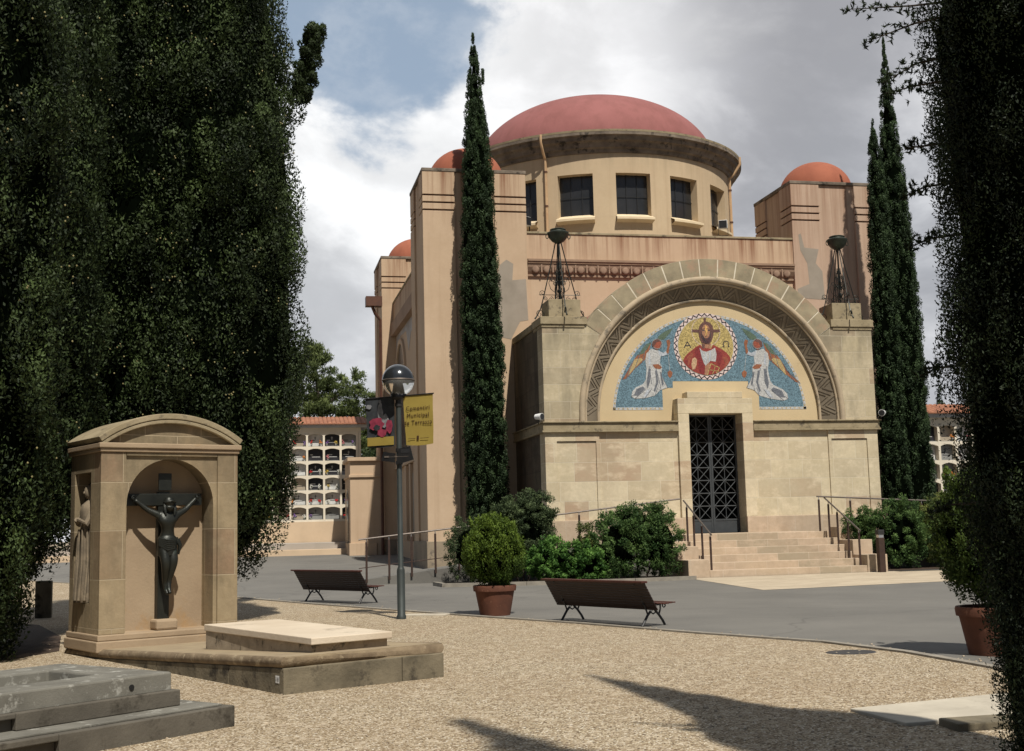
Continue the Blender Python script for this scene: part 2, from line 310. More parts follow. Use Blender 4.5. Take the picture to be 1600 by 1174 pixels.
def empty(name,loc=(0,0,0),rz=0,label=None,cat=None,group=None):
    o=bpy.data.objects.new(name,None); COL.objects.link(o); o.location=loc; o.rotation_euler=(0,0,rz); o.empty_display_size=.3
    return tag(o,label,cat,group)
def kids(o): return [c for c in bpy.data.objects if c.parent==o]
def copy_tree(o,parent=None):
    c=o.copy(); COL.objects.link(c)
    if parent: c.parent=parent
    for k in kids(o): copy_tree(k,c)
    return c
def arc(cx,cz,r,a0,a1,n): return [(cx+r*cos(rad(a0+(a1-a0)*i/n)),cz+r*sin(rad(a0+(a1-a0)*i/n))) for i in range(n+1)]
MOS={'medC':(-0.068,7.375),'medR':(1.105,7.381),'edge':[(-3.339,5.255),(-1.668,5.318),(-1.641,5.987),(-1.279,5.998),(-1.27,6.21),(1.38,6.193),(1.369,5.983),(1.769,5.937),(1.737,5.342),(3.43,5.306)],'med':{'robe':[(-0.918,6.854),(-0.836,6.997),(-0.728,7.118),(-0.562,7.24),(-0.419,7.351),(-0.266,7.429),(-0.201,7.33),(0.108,7.287),(0.184,7.431),(0.32,7.366),(0.501,7.267),(0.658,7.157),(0.778,7.003),(0.863,6.83),(0.752,6.704),(0.583,6.56),(0.392,6.45),(0.158,6.384),(-0.096,6.366),(-0.348,6.395),(-0.55,6.482),(-0.728,6.602),(-0.837,6.723)],'robe_dark':[(-0.28,7.373),(-0.422,7.284),(-0.476,7.108),(-0.348,6.889),(-0.382,6.647),(-0.279,6.384),(-0.142,6.373),(-0.149,6.713),(-0.206,6.977),(-0.242,7.197)],'robe_dark2':[(0.292,7.266),(0.45,7.178),(0.487,6.98),(0.405,6.714),(0.417,6.494),(0.299,6.428),(0.335,6.714),(0.276,6.935)],'robe_light':[(-0.756,6.997),(-0.565,7.174),(-0.524,7.064),(-0.647,6.888),(-0.7,6.712),(-0.789,6.778)],'robe_light2':[(0.489,7.024),(0.652,7.024),(0.758,6.826),(0.634,6.671),(0.537,6.582),(0.594,6.803)],'robe_fold':[(-0.819,6.865),(-0.712,6.953),(-0.744,6.756),(-0.636,6.602),(-0.726,6.657)],'tunic':[(-0.3,7.329),(-0.217,7.23),(-0.07,7.187),(0.106,7.243),(0.249,7.321),(0.296,7.111),(0.254,6.857),(0.066,6.879),(-0.044,6.757),(-0.104,6.702),(-0.168,6.801),(-0.239,7.021)],'tunic_fold1':[(-0.105,7.176),(-0.07,7.176),(-0.064,6.823),(-0.106,6.757)],'tunic_fold2':[(0.047,7.21),(0.105,7.221),(0.055,6.89),(0.008,6.868)],'tunic_fold3':[(-0.242,7.197),(-0.207,7.215),(-0.139,6.933),(-0.165,6.867)],'neck':[(-0.218,7.462),(0.117,7.475),(0.097,7.287),(-0.068,7.231),(-0.215,7.286)],'neck_shade':[(-0.207,7.462),(-0.093,7.43),(-0.123,7.286),(-0.203,7.297)],'hair':[(-0.029,8.205),(0.104,8.173),(0.196,8.063),(0.226,7.908),(0.21,7.73),(0.144,7.553),(0.046,7.442),(-0.091,7.463),(-0.217,7.495),(-0.279,7.638),(-0.308,7.771),(-0.305,7.926),(-0.26,8.07),(-0.163,8.171)],'face':[(-0.061,8.116),(0.041,8.073),(0.094,7.962),(0.092,7.818),(0.046,7.685),(-0.049,7.629),(-0.139,7.672),(-0.186,7.816),(-0.184,7.96),(-0.138,8.06)],'face_light':[(-0.075,8.072),(-0.006,8.061),(0.012,7.95),(-0.013,7.751),(-0.052,7.706),(-0.078,7.75),(-0.081,7.927)],'eyeL':[(-0.174,7.922),(-0.089,7.923),(-0.09,7.888),(-0.176,7.887)],'eyeR':[(0.018,7.924),(0.097,7.924),(0.095,7.889),(0.016,7.888)],'browL':[(-0.184,7.96),(-0.079,7.972),(-0.08,7.95),(-0.185,7.935)],'browR':[(0.013,7.973),(0.105,7.962),(0.104,7.938),(0.012,7.95)],'beard':[(-0.162,7.672),(-0.083,7.64),(0.009,7.645),(0.093,7.707),(0.103,7.575),(0.037,7.486),(-0.068,7.463),(-0.154,7.496),(-0.189,7.595)],'mouth':[(-0.108,7.613),(-0.003,7.618),(-0.005,7.592),(-0.109,7.589)],'armL':[(-0.53,7.941),(-0.305,7.937),(-0.305,7.833),(-0.535,7.84)],'armR':[(0.227,7.941),(0.453,7.95),(0.448,7.847),(0.222,7.837)],'armT':[(-0.108,8.349),(-0.022,8.35),(-0.029,8.198),(-0.115,8.193)],'book':[(0.085,6.784),(0.378,6.648),(0.285,6.395),(-0.061,6.379)],'hand':[(-0.127,6.702),(-0.018,6.802),(0.084,6.78),(0.006,6.582),(-0.061,6.384),(-0.165,6.384)],'bless':[(-0.563,6.954),(-0.481,6.998),(-0.404,6.932),(-0.423,6.756),(-0.487,6.603),(-0.58,6.581),(-0.607,6.756)]},'bookl':[[(0.085,6.784),(0.378,6.648)],[(0.378,6.648),(0.285,6.395)],[(0.085,6.784),(-0.061,6.379)],[(0.232,6.718),(0.123,6.384)],[(0.01,6.582),(0.338,6.527)]],'A':[[(-0.838,7.322),(-0.71,7.521),(-0.6,7.323)],[(-0.784,7.397),(-0.647,7.398)]],'O':[[(0.524,7.36),(0.575,7.36),(0.544,7.444),(0.571,7.522),(0.65,7.556),(0.723,7.523),(0.747,7.446),(0.715,7.361),(0.766,7.361)]],'halo':(-0.044,7.883),'haloR':(0.454,7.887),'angL':{'wing_up':[(-1.791,7.567),(-1.703,7.709),(-1.504,7.851),(-1.188,7.996),(-1.3,7.825),(-1.515,7.597)],'wing':[(-1.968,7.499),(-2.133,7.442),(-2.346,7.199),(-2.588,6.918),(-2.791,6.583),(-3.016,6.249),(-2.871,6.288),(-2.571,6.612),(-2.302,6.836),(-2.122,7.004)],'wing_green':[(-1.968,7.499),(-2.133,7.442),(-2.346,7.199),(-2.467,7.059),(-2.262,7.116),(-2.11,7.284)],'wing_orange':[(-2.588,6.918),(-2.355,6.975),(-2.27,6.92),(-2.57,6.639),(-2.81,6.388),(-2.744,6.611)],'robe':[(-2.146,7.127),(-1.977,7.285),(-1.804,7.23),(-1.706,7.219),(-1.654,7.062),(-1.693,6.837),(-1.63,6.669),(-1.653,6.389),(-1.557,6.166),(-1.466,5.987),(-1.731,5.898),(-1.913,5.72),(-2.263,5.637),(-2.609,5.622),(-2.722,5.694),(-2.686,5.861),(-2.566,5.988),(-2.302,6.11),(-2.21,6.249),(-2.166,6.612),(-2.202,6.892)],'fold1':[(-2.097,6.612),(-2.021,6.613),(-2.068,6.166),(-2.164,5.943),(-2.184,6.166)],'fold2':[(-1.879,6.557),(-1.82,6.557),(-1.778,6.166),(-1.908,5.831),(-1.952,5.887),(-1.848,6.166)],'fold3':[(-2.539,5.944),(-2.305,6.027),(-2.251,5.943),(-2.49,5.721),(-2.634,5.722)],'fold4':[(-2.195,5.887),(-2.077,5.943),(-2.173,5.721),(-2.32,5.665)],'fold5':[(-1.706,6.501),(-1.66,6.501),(-1.595,6.11),(-1.656,6.026)],'fold6':[(-2.088,7.116),(-2.029,7.145),(-2.015,6.78),(-2.092,6.724)],'sleeve':[(-1.747,7.219),(-1.563,7.147),(-1.473,7.203),(-1.419,7.091),(-1.597,7.034),(-1.712,7.062)],'arm':[(-1.475,7.147),(-1.407,7.373),(-1.441,7.558),(-1.339,7.599),(-1.303,7.486),(-1.345,7.317),(-1.389,7.119)],'arm2':[(-1.958,6.753),(-1.754,6.77),(-1.63,6.658),(-1.702,6.602),(-1.876,6.624)],'head':[(-1.837,7.567),(-1.708,7.596),(-1.619,7.484),(-1.66,7.332),(-1.781,7.241),(-1.895,7.297),(-1.929,7.454)],'hair':[(-1.837,7.578),(-1.696,7.607),(-1.663,7.54),(-1.812,7.483),(-1.893,7.331),(-1.95,7.37),(-1.927,7.51)],'censer':[(-1.444,6.501),(-1.354,6.569),(-1.27,6.49),(-1.292,6.378),(-1.365,6.305),(-1.432,6.378)]},'angR':{'wing_up':[(1.807,7.591),(1.73,7.734),(1.538,7.876),(1.226,8.017),(1.326,7.846),(1.525,7.618)],'wing':[(1.985,7.523),(2.152,7.467),(2.351,7.222),(2.578,6.936),(2.76,6.592),(3.244,6.134),(3.052,6.192),(2.53,6.621),(2.27,6.849),(2.098,7.02)],'wing_green':[(1.985,7.523),(2.152,7.467),(2.351,7.222),(2.464,7.079),(2.255,7.135),(2.113,7.306)],'wing_orange':[(2.578,6.936),(2.338,6.992),(2.244,6.935),(2.532,6.649),(2.761,6.392),(2.713,6.621)],'robe':[(2.135,7.146),(1.974,7.306),(1.789,7.247),(1.686,7.235),(1.618,7.075),(1.636,6.847),(1.555,6.676),(1.552,6.391),(1.432,6.164),(1.321,5.983),(1.586,5.892),(1.757,5.71),(2.166,5.602),(2.627,5.542),(2.786,5.602),(2.757,5.777),(2.609,5.922),(2.269,6.078),(2.161,6.231),(2.106,6.62),(2.17,6.906)],'fold1':[(2.034,6.62),(1.955,6.62),(1.965,6.163),(2.068,5.925),(2.118,6.149)],'fold2':[(1.802,6.562),(1.741,6.562),(1.66,6.164),(1.763,5.823),(1.814,5.88),(1.732,6.164)],'fold3':[(2.568,5.879),(2.265,5.993),(2.183,5.914),(2.479,5.659),(2.671,5.641)],'fold4':[(2.103,5.864),(1.953,5.935),(2.056,5.698),(2.245,5.623)],'fold5':[(1.618,6.505),(1.57,6.505),(1.465,6.107),(1.521,6.022)],'fold6':[(2.073,7.134),(2.014,7.163),(1.964,6.791),(2.04,6.734)],'sleeve':[(1.728,7.236),(1.532,7.16),(1.444,7.217),(1.378,7.103),(1.556,7.046),(1.678,7.075)],'arm':[(1.441,7.16),(1.393,7.388),(1.445,7.577),(1.344,7.617),(1.297,7.502),(1.324,7.331),(1.35,7.131)],'arm2':[(1.903,6.762),(1.692,6.779),(1.554,6.664),(1.623,6.608),(1.805,6.631)],'head':[(1.856,7.591),(1.724,7.619),(1.622,7.504),(1.65,7.35),(1.766,7.259),(1.89,7.317),(1.94,7.477)],'hair':[(1.856,7.603),(1.713,7.631),(1.673,7.562),(1.821,7.505),(1.891,7.351),(1.954,7.391),(1.943,7.535)],'censer':[(1.348,6.505),(1.261,6.573),(1.167,6.493),(1.18,6.38),(1.248,6.306),(1.323,6.38)]},'chainL':[(-1.409,7.344),(-1.366,6.558)],'chainR':[(1.392,7.36),(1.273,6.562)],'haloaL':(-1.767,7.444),'haloaR':(1.771,7.465),'haloar':0.208}
# ------------------------------------------------------------------ foliage
def leaf_mesh(name,mat,lobes,per,ll,lw,up=.6,parent=None,seed=1,loc=None,shell=.35,core=None,out=.7):
    """lobes: array (x,y,z,rx,ry,rz,brightness); leaves are small diamonds spread through each lobe's outer shell"""
    g=np.random.default_rng(seed); L=np.array(lobes,float); k=len(L)
    cnt=np.maximum(4,(per*g.uniform(.7,1.3,k)).astype(int)); idx=np.repeat(np.arange(k),cnt); n=len(idx)
    d=g.normal(size=(n,3)); d/=np.linalg.norm(d,axis=1)[:,None]
    rr=1-shell*g.random(n)**1.5; P=L[idx,:3]+d*L[idx,3:6]*rr[:,None]
    e=d/np.array([1.,1.,1.])+np.array([0,0,.0]); uv=np.zeros((n,3)); uv[:,2]=1
    ax=(uv-d*d[:,2:3])*up+d*.45*out+g.normal(size=(n,3))*.38; ax/=np.linalg.norm(ax,axis=1)[:,None]
    w=np.cross(d+g.normal(size=(n,3))*.24,ax); w/=np.linalg.norm(w,axis=1)[:,None]
    s=g.uniform(.6,1.35,n)[:,None]; a=ax*ll*s; b=w*lw*s
    V=np.stack([P-a*.4,P+b*.5,P+a*.6,P-b*.5],1).reshape(-1,3)
    tint=np.clip(L[idx,6]*(.25+.95*(d[:,2]*.5+.5))+.2*(rr-.8)/.2*.5+g.normal(size=n)*.06,0,1)  # clump tops tinted lighter, undersides darker: shading put into leaf colour
    me=bpy.data.meshes.new(name); me.vertices.add(4*n); me.vertices.foreach_set('co',V.ravel().astype(np.float32))
    me.loops.add(4*n); me.loops.foreach_set('vertex_index',np.arange(4*n,dtype=np.int32))
    me.polygons.add(n); me.polygons.foreach_set('loop_start',np.arange(0,4*n,4,dtype=np.int32)); me.update(calc_edges=True)
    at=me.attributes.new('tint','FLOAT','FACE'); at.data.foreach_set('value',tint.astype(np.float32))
    me.materials.append(M[mat]); o=bpy.data.objects.new(name,me); COL.objects.link(o)
    if parent: o.parent=parent
    if loc: o.location=loc
    return o
def rprof(pts):
    zs=[p[0] for p in pts]; rs=[p[1] for p in pts]; return lambda z: np.interp(z,zs,rs)
def cypress(loc,prof,n,lobe,per,ll,lw,mat,label,seed,group=None,name='cypress_tree',trunk=.16,lean=(0,0),extra=(),cat='tree',face=None,trunk_top=None,cones=0):
    root=empty(name,loc,0,label,cat,group); g=np.random.default_rng(seed); R=rprof(prof); z0,z1=prof[0][0],prof[-1][0]
    zs=np.linspace(z0,z1,200); w=R(zs)+.10; cdf=np.cumsum(w)/w.sum(); L=[]
    if face is None: th=g.uniform(0,2*PI,n)
    else: th=face+g.uniform(-1.75,1.75,n)
    bump=lambda t,z: 1+.035*np.sin(3*t+z*1.1+seed)+.03*np.sin(5*t-z*2.3)
    for i in range(n):
        z=float(np.interp(g.random(),cdf,zs)); r=float(R(z))*bump(th[i],z)*g.uniform(.84,1.0)
        s=g.uniform(.7,1.35); lw_,lh=lobe[0]*s,lobe[1]*s*g.uniform(.8,1.2); k=min(1,.35+float(R(z))/max(.01,max(p[1] for p in prof)))
        r=max(0,r-lw_*(.92+.7*g.random()**3)*k)
        L.append((r*cos(th[i])+lean[0]*z,r*sin(th[i])+lean[1]*z,z,lw_*k,lw_*k,lh*max(.55,k),g.uniform(.15,.95)**1.4))
    L+= list(extra)
    o=leaf_mesh('crown',mat,L,per,ll,lw,parent=root,seed=seed)
    m=MB(); pr=[(0.01,z0)]+[(max(.01,float(R(z))-lobe[0]*1.75),z) for z in np.linspace(z0+.05,z1-.6,24)]+[(.01,z1-.5)]
    m.lathe(pr,n=20); 
    for i,v in enumerate(m.v): m.v[i]=(v[0]+lean[0]*v[2],v[1]+lean[1]*v[2],v[2])
    c=m.build('shade_core','core',root,smooth=True)
    if cones:
        q=MB(); gc=np.random.default_rng(seed+500)
        for i in range(cones):
            z=gc.uniform(z0+1,min(12,z1-1)); th_=face+gc.uniform(-1.1,1.1); r=float(R(z))*gc.uniform(.93,1.0)
            for k_ in range(gc.integers(1,5)): q.ball((r*cos(th_)+gc.normal()*.08,r*sin(th_)+gc.normal()*.05,z+gc.normal()*.09),(.013,.013,.014),6,4)
        q=q.build('cones','cone',root,smooth=True); q['kind']='stuff'
    t=MB(); tt=trunk_top or (z0+1.5); t.tube([(0,0,-.1),(.02,0,tt*.5),(0,.02,tt)],[trunk*1.3,trunk,trunk*.8],10); t.build('trunk','bark',root,smooth=True)
    return root
def shrub(loc,lobes,per,ll,lw,mat,label,seed,name='garden_shrub',cat='shrub',group=None,up=.3,core=.55):
    root=empty(name,loc,0,label,cat,group); g=np.random.default_rng(seed); L=[]
    for (x,y,z,rx,ry,rz,n,sz) in lobes:     # each big mass is broken into n leaf clumps
        for i in range(n):
            d=g.normal(size=3); d/=np.linalg.norm(d); d[2]=max(d[2],-.82)
            q=g.uniform(.62,1.0); s=sz*g.uniform(.6,1.4)
            L.append((x+d[0]*rx*q,y+d[1]*ry*q,max(.08,z+d[2]*rz*q),s,s,s*g.uniform(.8,1.3),g.uniform(.1,1)))
    leaf_mesh('foliage',mat,L,per,ll,lw,up=up,parent=root,seed=seed,shell=.6)
    m=MB()
    for (x,y,z,rx,ry,rz,n,sz) in lobes: m.ball((x,y,z),(rx*core,ry*core,rz*core),14,8)
    m.build('shade_core','core',root,smooth=True)
    t=MB()
    for (x,y,z,rx,ry,rz,n,sz) in lobes[:4]: t.tube([(x*.3,y*.3,0),(x*.7,y*.7,z*.5),(x,y,z)],[.03,.025,.015],6)
    t.build('stem','bark',root,smooth=True)
    return root
# ------------------------------------------------------------------ ground
def sst(x,a,b):
    t=max(0,min(1,(x-a)/(b-a))); return t*t*(3-2*t)
def gh(x,y): return .019*max(0,min(27,y+4))*sst(-x,2,7)
def sheet(name,poly,z,mat,label=None,step=1.5,kind='structure'):
    bm=bmesh.new(); vs=[bm.verts.new((p[0],p[1],0)) for p in poly]; bm.faces.new(vs)
    bmesh.ops.triangulate(bm,faces=bm.faces)
    xs=[p[0] for p in poly]; ys=[p[1] for p in poly]
    def cut(co,no): bmesh.ops.bisect_plane(bm,geom=bm.verts[:]+bm.edges[:]+bm.faces[:],plane_co=co,plane_no=no,dist=1e-5)
    x=max(min(xs),-30)
    for x in (-7,-6.2,-5.5,-4.8,-4,-3.2,-2.5,-2):
        if min(xs)<x<max(xs): cut((x,0,0),(1,0,0))
    for y in (-4,23):
        if min(ys)<y<max(ys): cut((0,y,0),(0,1,0))
    for v in bm.verts: v.co.z=gh(v.co.x,v.co.y)+z
    bmesh.ops.recalc_face_normals(bm,faces=bm.faces)
    me=bpy.data.meshes.new(name); bm.to_mesh(me); bm.free()
    if me.polygons and me.polygons[0].normal.z<0: me.flip_normals()
    me.materials.append(M[mat]); o=bpy.data.objects.new(name,me); COL.objects.link(o); o['kind']=kind
    return o
m=MB(); m.add([(-400,-300,-.06),(400,-300,-.06),(400,600,-.06),(-400,600,-.06)],[(0,1,2,3)]); tag(m.build('ground','dirt'),kind='structure')
sheet('asphalt_forecourt',[(-90,-60),(90,-60),(90,90),(-90,90)],0,'asphalt')
EDGE=[(-7.4,-60),(-7.5,-34),(-7.62,-28.5),(-7.6,-26.7),(-7.62,-25.2),(-7.9,-23.7),(-8.82,-21.8),(-9.85,-19.3),(-10.95,-17.05),(-12.3,-14.1),(-13.6,-11.2),(-15.25,-7.2),(-17,-3.2),(-19.5,1.5),(-24,8),(-32,16)]
sheet('gravel_area',EDGE+[(-80,16),(-80,-60)],.005,'gravel')
# thin stone edging along the gravel
m=MB()
for (a,b) in zip(EDGE[:-1],EDGE[1:]):
    A=Vector((*a,0)); B=Vector((*b,0)); t=(B-A).normalized(); n_=Vector((t.y,-t.x,0))*.055
    p=[A-n_,B-n_,B+n_,A+n_]; hz=[gh(q.x,q.y) for q in p]
    m.add([(q.x,q.y,z-.05) for q,z in zip(p,hz)]+[(q.x,q.y,z+.028) for q,z in zip(p,hz)],[(3,2,1,0),(4,5,6,7),(0,1,5,4),(1,2,6,5),(2,3,7,6),(3,0,4,7)])
tag(m.build('gravel_edging','kerb'),kind='structure')
sheet('paving',[(-3.05,-5.3),(-3.75,-12.1),(2,-11.2),(16,-9.7),(16,-6.2),(3.2,-5.6),(3.2,-5.25)],.006,'paving')
sheet('planting_bed',[(-9.9,-3.1),(-9.9,-5.3),(-7.8,-5.9),(-4.9,-6.15),(-3.1,-5.9),(-3.1,-3.1)],.01,'soil')
sheet('planting_bed',[(3.3,-5.0),(9.5,-4.6),(12,-3.5),(12,3),(9.2,3.5),(6,-.1),(3.3,-.1)],.012,'soil')
sheet('tree_shade_sheet',[(-30,-21.5),(-23,-22.2),(-17.9,-21.2),(-17.45,-20.2),(-17.8,-17.6),(-18.6,-14.6),(-20,-12.6),(-30,-11)],.012,'soil')  # dark soil-coloured sheet standing in for shade under the left cypresses
m=MB(); pl=[(-9.98,-4.2),(-9.9,-5.4),(-7.8,-6.0),(-4.9,-6.25),(-3.1,-6.0)]
for a,b in zip(pl[:-1],pl[1:]):
    A=Vector((*a,0)); B=Vector((*b,0)); t=(B-A).normalized(); n_=Vector((t.y,-t.x,0))*.06
    p=[A-n_,B-n_,B+n_,A+n_]; m.add([(q.x,q.y,-.05) for q in p]+[(q.x,q.y,.10) for q in p],[(3,2,1,0),(4,5,6,7),(0,1,5,4),(1,2,6,5),(2,3,7,6),(3,0,4,7)])
tag(m.build('bed_kerb','kerb'),kind='structure')
# pale marble slab and dark kerb flush with the gravel at the right edge
t=rad(0)
m=MB(); m.prism([(-10.22,-28.95),(-10.18,-29.75),(-6.3,-29.6),(-6.6,-28.2)],-.05,.03,'z'); tag(m.build('marble_grave_cover','white_slab',bevel=.008),'low pale marble grave slab in the gravel beside the near right cypress','grave slab')
m=MB(); m.prism([(-9.95,-29.80),(-9.97,-30.10),(-8.2,-30.1),(-8.2,-29.78)],-.05,.06,'z'); tag(m.build('stone_kerb_block','mossy',bevel=.01),'dark mossy stone strip on the near side of the pale marble slab','stone kerb')
m=MB(); m.lathe([(0,.012),(.2,.012),(.22,.0)],n=24,c=(-8.15,-24.9,0),sx=1.4,sy=1.1); tag(m.build('drain_cover','iron'),'flat dark drain lid in the gravel near the road edge','drain cover')
m=MB(); m.prism([(-12.3,-16.0),(-11.55,-16.35),(-11.4,-16.05),(-12.1,-15.75)],.0,.03,'z'); tag(m.build('access_cover','white_slab',bevel=.005),'small pale flat stone cover in the gravel right of the lamp post','stone cover')
# loose stones on the gravel
g=np.random.default_rng(3); m=MB()
for i in range(2600):
    u=g.uniform(0,1); d=5+g.random()**1.2*16; a=rad(11.9)+g.uniform(-.42,.42); x=-14.87+d*sin(a); y=-38.28+d*cos(a)
    if x>-8.0 or (x>-9.9+(y+19)*-.4 and y>-24): continue
    r=g.uniform(.006,.017); m.ball((x,y,r*.3+.005),(r*g.uniform(.8,1.6),r*g.uniform(.7,1.2),r*.7),5,3)
for (p,q) in zip(EDGE[2:-3],EDGE[3:-2]):
    for i in range(int(26*math.dist(p,q))):
        t_=g.random(); x=p[0]+(q[0]-p[0])*t_+abs(g.normal())*.16; y=p[1]+(q[1]-p[1])*t_+g.normal()*.05; r=g.uniform(.008,.016); m.ball((x,y,r*.3+.002+gh(x,y)),(r*1.2,r,r*.6),5,3)
tag(m.build('loose_pebbles',soft('pebble',(.50,.42,.31,1),(.26,.20,.14,1),3,.8,bd=0)),'loose pale pebbles lying scattered on the gravel','pebbles',kind='stuff')

# ------------------------------------------------------------------ chapel
CH=empty('chapel',(0,0,0),0,'ochre cemetery chapel with red dome on a drum, corner towers and arched stone porch','chapel')
def part(mb,name,mat,parent=None,**k): return mb.build(name,mat,parent or CH,**k)
TI,TO,YT,TD,TT=5.171,8.957,4.453,3.474,14.407
def tower(sx,y0,nm,label):
    x0,x1=(-TO,-TI) if sx<0 else (TI,TO); y1=y0+TD; m=MB(); i=.07
    m.box(x0+i,x1-i,y0+i,y1-i,-.2,14.28)
    pw=1.17; segs=[(-.2,12.84),(12.90,13.115),(13.175,13.385),(13.445,14.28)]
    for (a,b) in ((x0,x0+pw),(x1-pw,x1)):
        for (c,d) in ((y0,y0+1.05),(y1-1.05,y1)):
            for z0,z1 in segs: m.box(a,b,c,d,z0,z1)
    t=part(m,'tower','stucco' if sx<0 else 'stucco_pink',bevel=.012)
    if label: t['label']=label
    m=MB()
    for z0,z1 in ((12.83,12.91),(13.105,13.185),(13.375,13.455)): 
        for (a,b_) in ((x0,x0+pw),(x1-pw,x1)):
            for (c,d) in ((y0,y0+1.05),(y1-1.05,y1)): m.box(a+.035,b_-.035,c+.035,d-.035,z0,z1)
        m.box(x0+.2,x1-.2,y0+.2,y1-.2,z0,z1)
    m.build('groove_shade','groove_shade',t)  # dark inset boxes put the shade of the grooves into colour
    m=MB(); m.box(x0+i,x1-i,y0+i,y1-i,13.9,14.281) ; 
    m=MB(); m.box(x0-.02,x1+.02,y0-.02,y1+.02,14.283,14.41); m.build('coping','cornice_dark',t,bevel=.02)
    m=MB(); m.box(x0-.04,x1+.04,y0-.04,y1+.04,-.25,1.12); m.build('plinth','cement',t,bevel=.015)
    m=MB(); pr=[(1.42*cos(a),1.24*sin(a)) for a in [PI/2*k/14 for k in range(15)]]; m.lathe([(1.42,-.12)]+pr,c=((x0+x1)/2,(y0+y1)/2,14.415),n=40); m.build('small_dome','dome_small',t,smooth=True)
    return t
tfl=tower(-1,YT,'','tower left of the porch, behind the tall cypress'); tfr=tower(1,YT,'','tower right of the porch with pink streaked plaster')
tbl=tower(-1,18.95,'','rear left tower'); tower(1,18.95,'',None)
# grey repair patches on the plaster
m=MB(); m.prism([(-5.75,10.35),(-5.25,10.4),(-5.2,8.9),(-5.5,8.85),(-5.85,8.2),(-6.3,8.3),(-6.6,9.2),(-6.4,10.1),(-6.2,10.9),(-5.95,11.1),(-5.7,10.95)],YT-.006,YT-.002); m.build('plaster_patch','patch',tfl)
m=MB(); m.prism([(5.4,12.3),(5.5,12.35),(5.62,11.8),(6.2,11.75),(6.05,11.2),(6.3,10.9),(6.35,9.8),(5.3,9.85),(5.25,10.2),(5.75,10.4),(5.7,11.2),(5.45,11.7)],YT-.006,YT-.002); m.build('plaster_patch','patch',tfr)
# main walls, recessed between the towers
W0=4.62
m=MB(); m.box(-TI-.3,TI+.3,W0,18.5,-.2,12.05); m.box(-8.30,8.30,7.6,19.3,-.2,12.05); part(m,'wall','stucco')
m=MB(); m.box(-TI+.003,TI-.003,4.5,4.85,11.16,12.09); m.box(-8.42,-8.1,7.93,18.94,11.16,12.09); m.box(8.1,8.42,7.93,18.94,11.16,12.09); p=part(m,'parapet','stucco_parapet',bevel=.01)
m=MB(); m.box(-TI+.004,TI-.004,4.46,4.9,12.092,12.17); m.box(-8.46,-8.05,7.935,18.935,12.092,12.17); m.box(8.05,8.46,7.935,18.935,12.092,12.17); m.build('coping','capstone',p,bevel=.01)
m=MB(); m.box(-TI+.005,TI-.005,4.36,4.61,11.06,11.14); m.box(-TI+.005,TI-.005,4.42,4.61,10.98,11.058)
m.prism([(4.61,10.97),(4.43,10.97),(4.45,10.85),(4.52,10.7),(4.58,10.6),(4.61,10.6)],-TI+.006,TI-.006,'x'); m.box(-TI+.005,TI-.005,4.545,4.61,10.53,10.6)
for s in (-1,1):
    m.box(min(s*8.31,s*8.55),max(s*8.31,s*8.55),7.935,18.935,10.53,11.14)
fr=part(m,'cornice','frieze')
m=MB(); n=24
for i in range(n):
    x=-TI+.3+i*(2*TI-.6)/(n-1); m.ball((x,4.485,10.82),(.145,.05,.19),12,8)
    if i<n-1:
        xx=x+(2*TI-.6)/(n-1)/2; m.box(xx-.025,xx+.025,4.42,4.5,10.66,10.95)
m.build('egg_moulding',soft('egg_relief',(.36,.25,.175,1),(.24,.155,.11,1),5),fr,smooth=True)
m=MB(); m.box(-TI+.005,TI-.005,4.40,4.415,10.985,11.055); m.build('pale_strip','frieze_strip',fr)
# side wall: tall arched window, panelled bays and a downpipe
def side_bits(s):
    X=s*8.30; m=MB()
    poly=[(15.4,4.8)]+[(16.9+1.5*cos(rad(a)),8.4+1.5*sin(rad(a))) for a in range(180,-1,-12)]+[(18.4,4.8)]
    m.prism(poly,X-s*.02,X+s*.03,'x'); w=part(m,'side_window','glass_dark')
    m=MB()
    for k in range(19):
        a=rad(180-k*10); b=rad(180-(k+1)*10)
        if k==18: break
        q=[(16.9+r*cos(t),8.4+r*sin(t)) for r,t in ((1.5,a),(1.5,b),(1.72,b),(1.72,a))]; m.prism(q,X,X+s*.1,'x')
    m.build('arch_surround','stucco',w)
    m=MB()
    for y in (8.6,10.2,11.8,13.4,14.9): m.box(min(X,X+s*.13),max(X,X+s*.13),y,y+.45,1.1,4.3)
    m.box(min(X,X+s*.16),max(X,X+s*.16),7.93,18.94,4.32,4.6); m.box(min(X,X+s*.1),max(X,X+s*.1),7.93,18.94,-.2,1.05)
    part(m,'side_panelling','stucco',bevel=.01)
    m=MB()
    for y in (9.1,10.7,12.3): m.box(min(X,X+s*.04),max(X,X+s*.04),y+.05,y+1.0,1.3,3.9)
    part(m,'side_panel_shade','patch')
    m=MB(); m.prism([(10.5,9.9),(13.2,10.5),(16,10.5),(18.8,10.5),(18.8,9.2),(17.2,10.3),(15,10.2),(14.2,9.2),(13.4,9.9)],X+s*.002,X+s*.012,'x'); part(m,'damp_patch',soft('grey_damp_plaster',(.42,.40,.38,1),(.30,.27,.24,1),2))
side_bits(-1); side_bits(1)
m=MB(); m.tube([(-9.45,18.5,11.9),(-9.3,18.55,11.55),(-9.06,18.75,11.3),(-9.06,18.8,.3)],.075,10); m.box(-9.75,-9.0,18.3,18.8,11.9,12.35); part(m,'downpipe','pipe_brown',smooth=True)
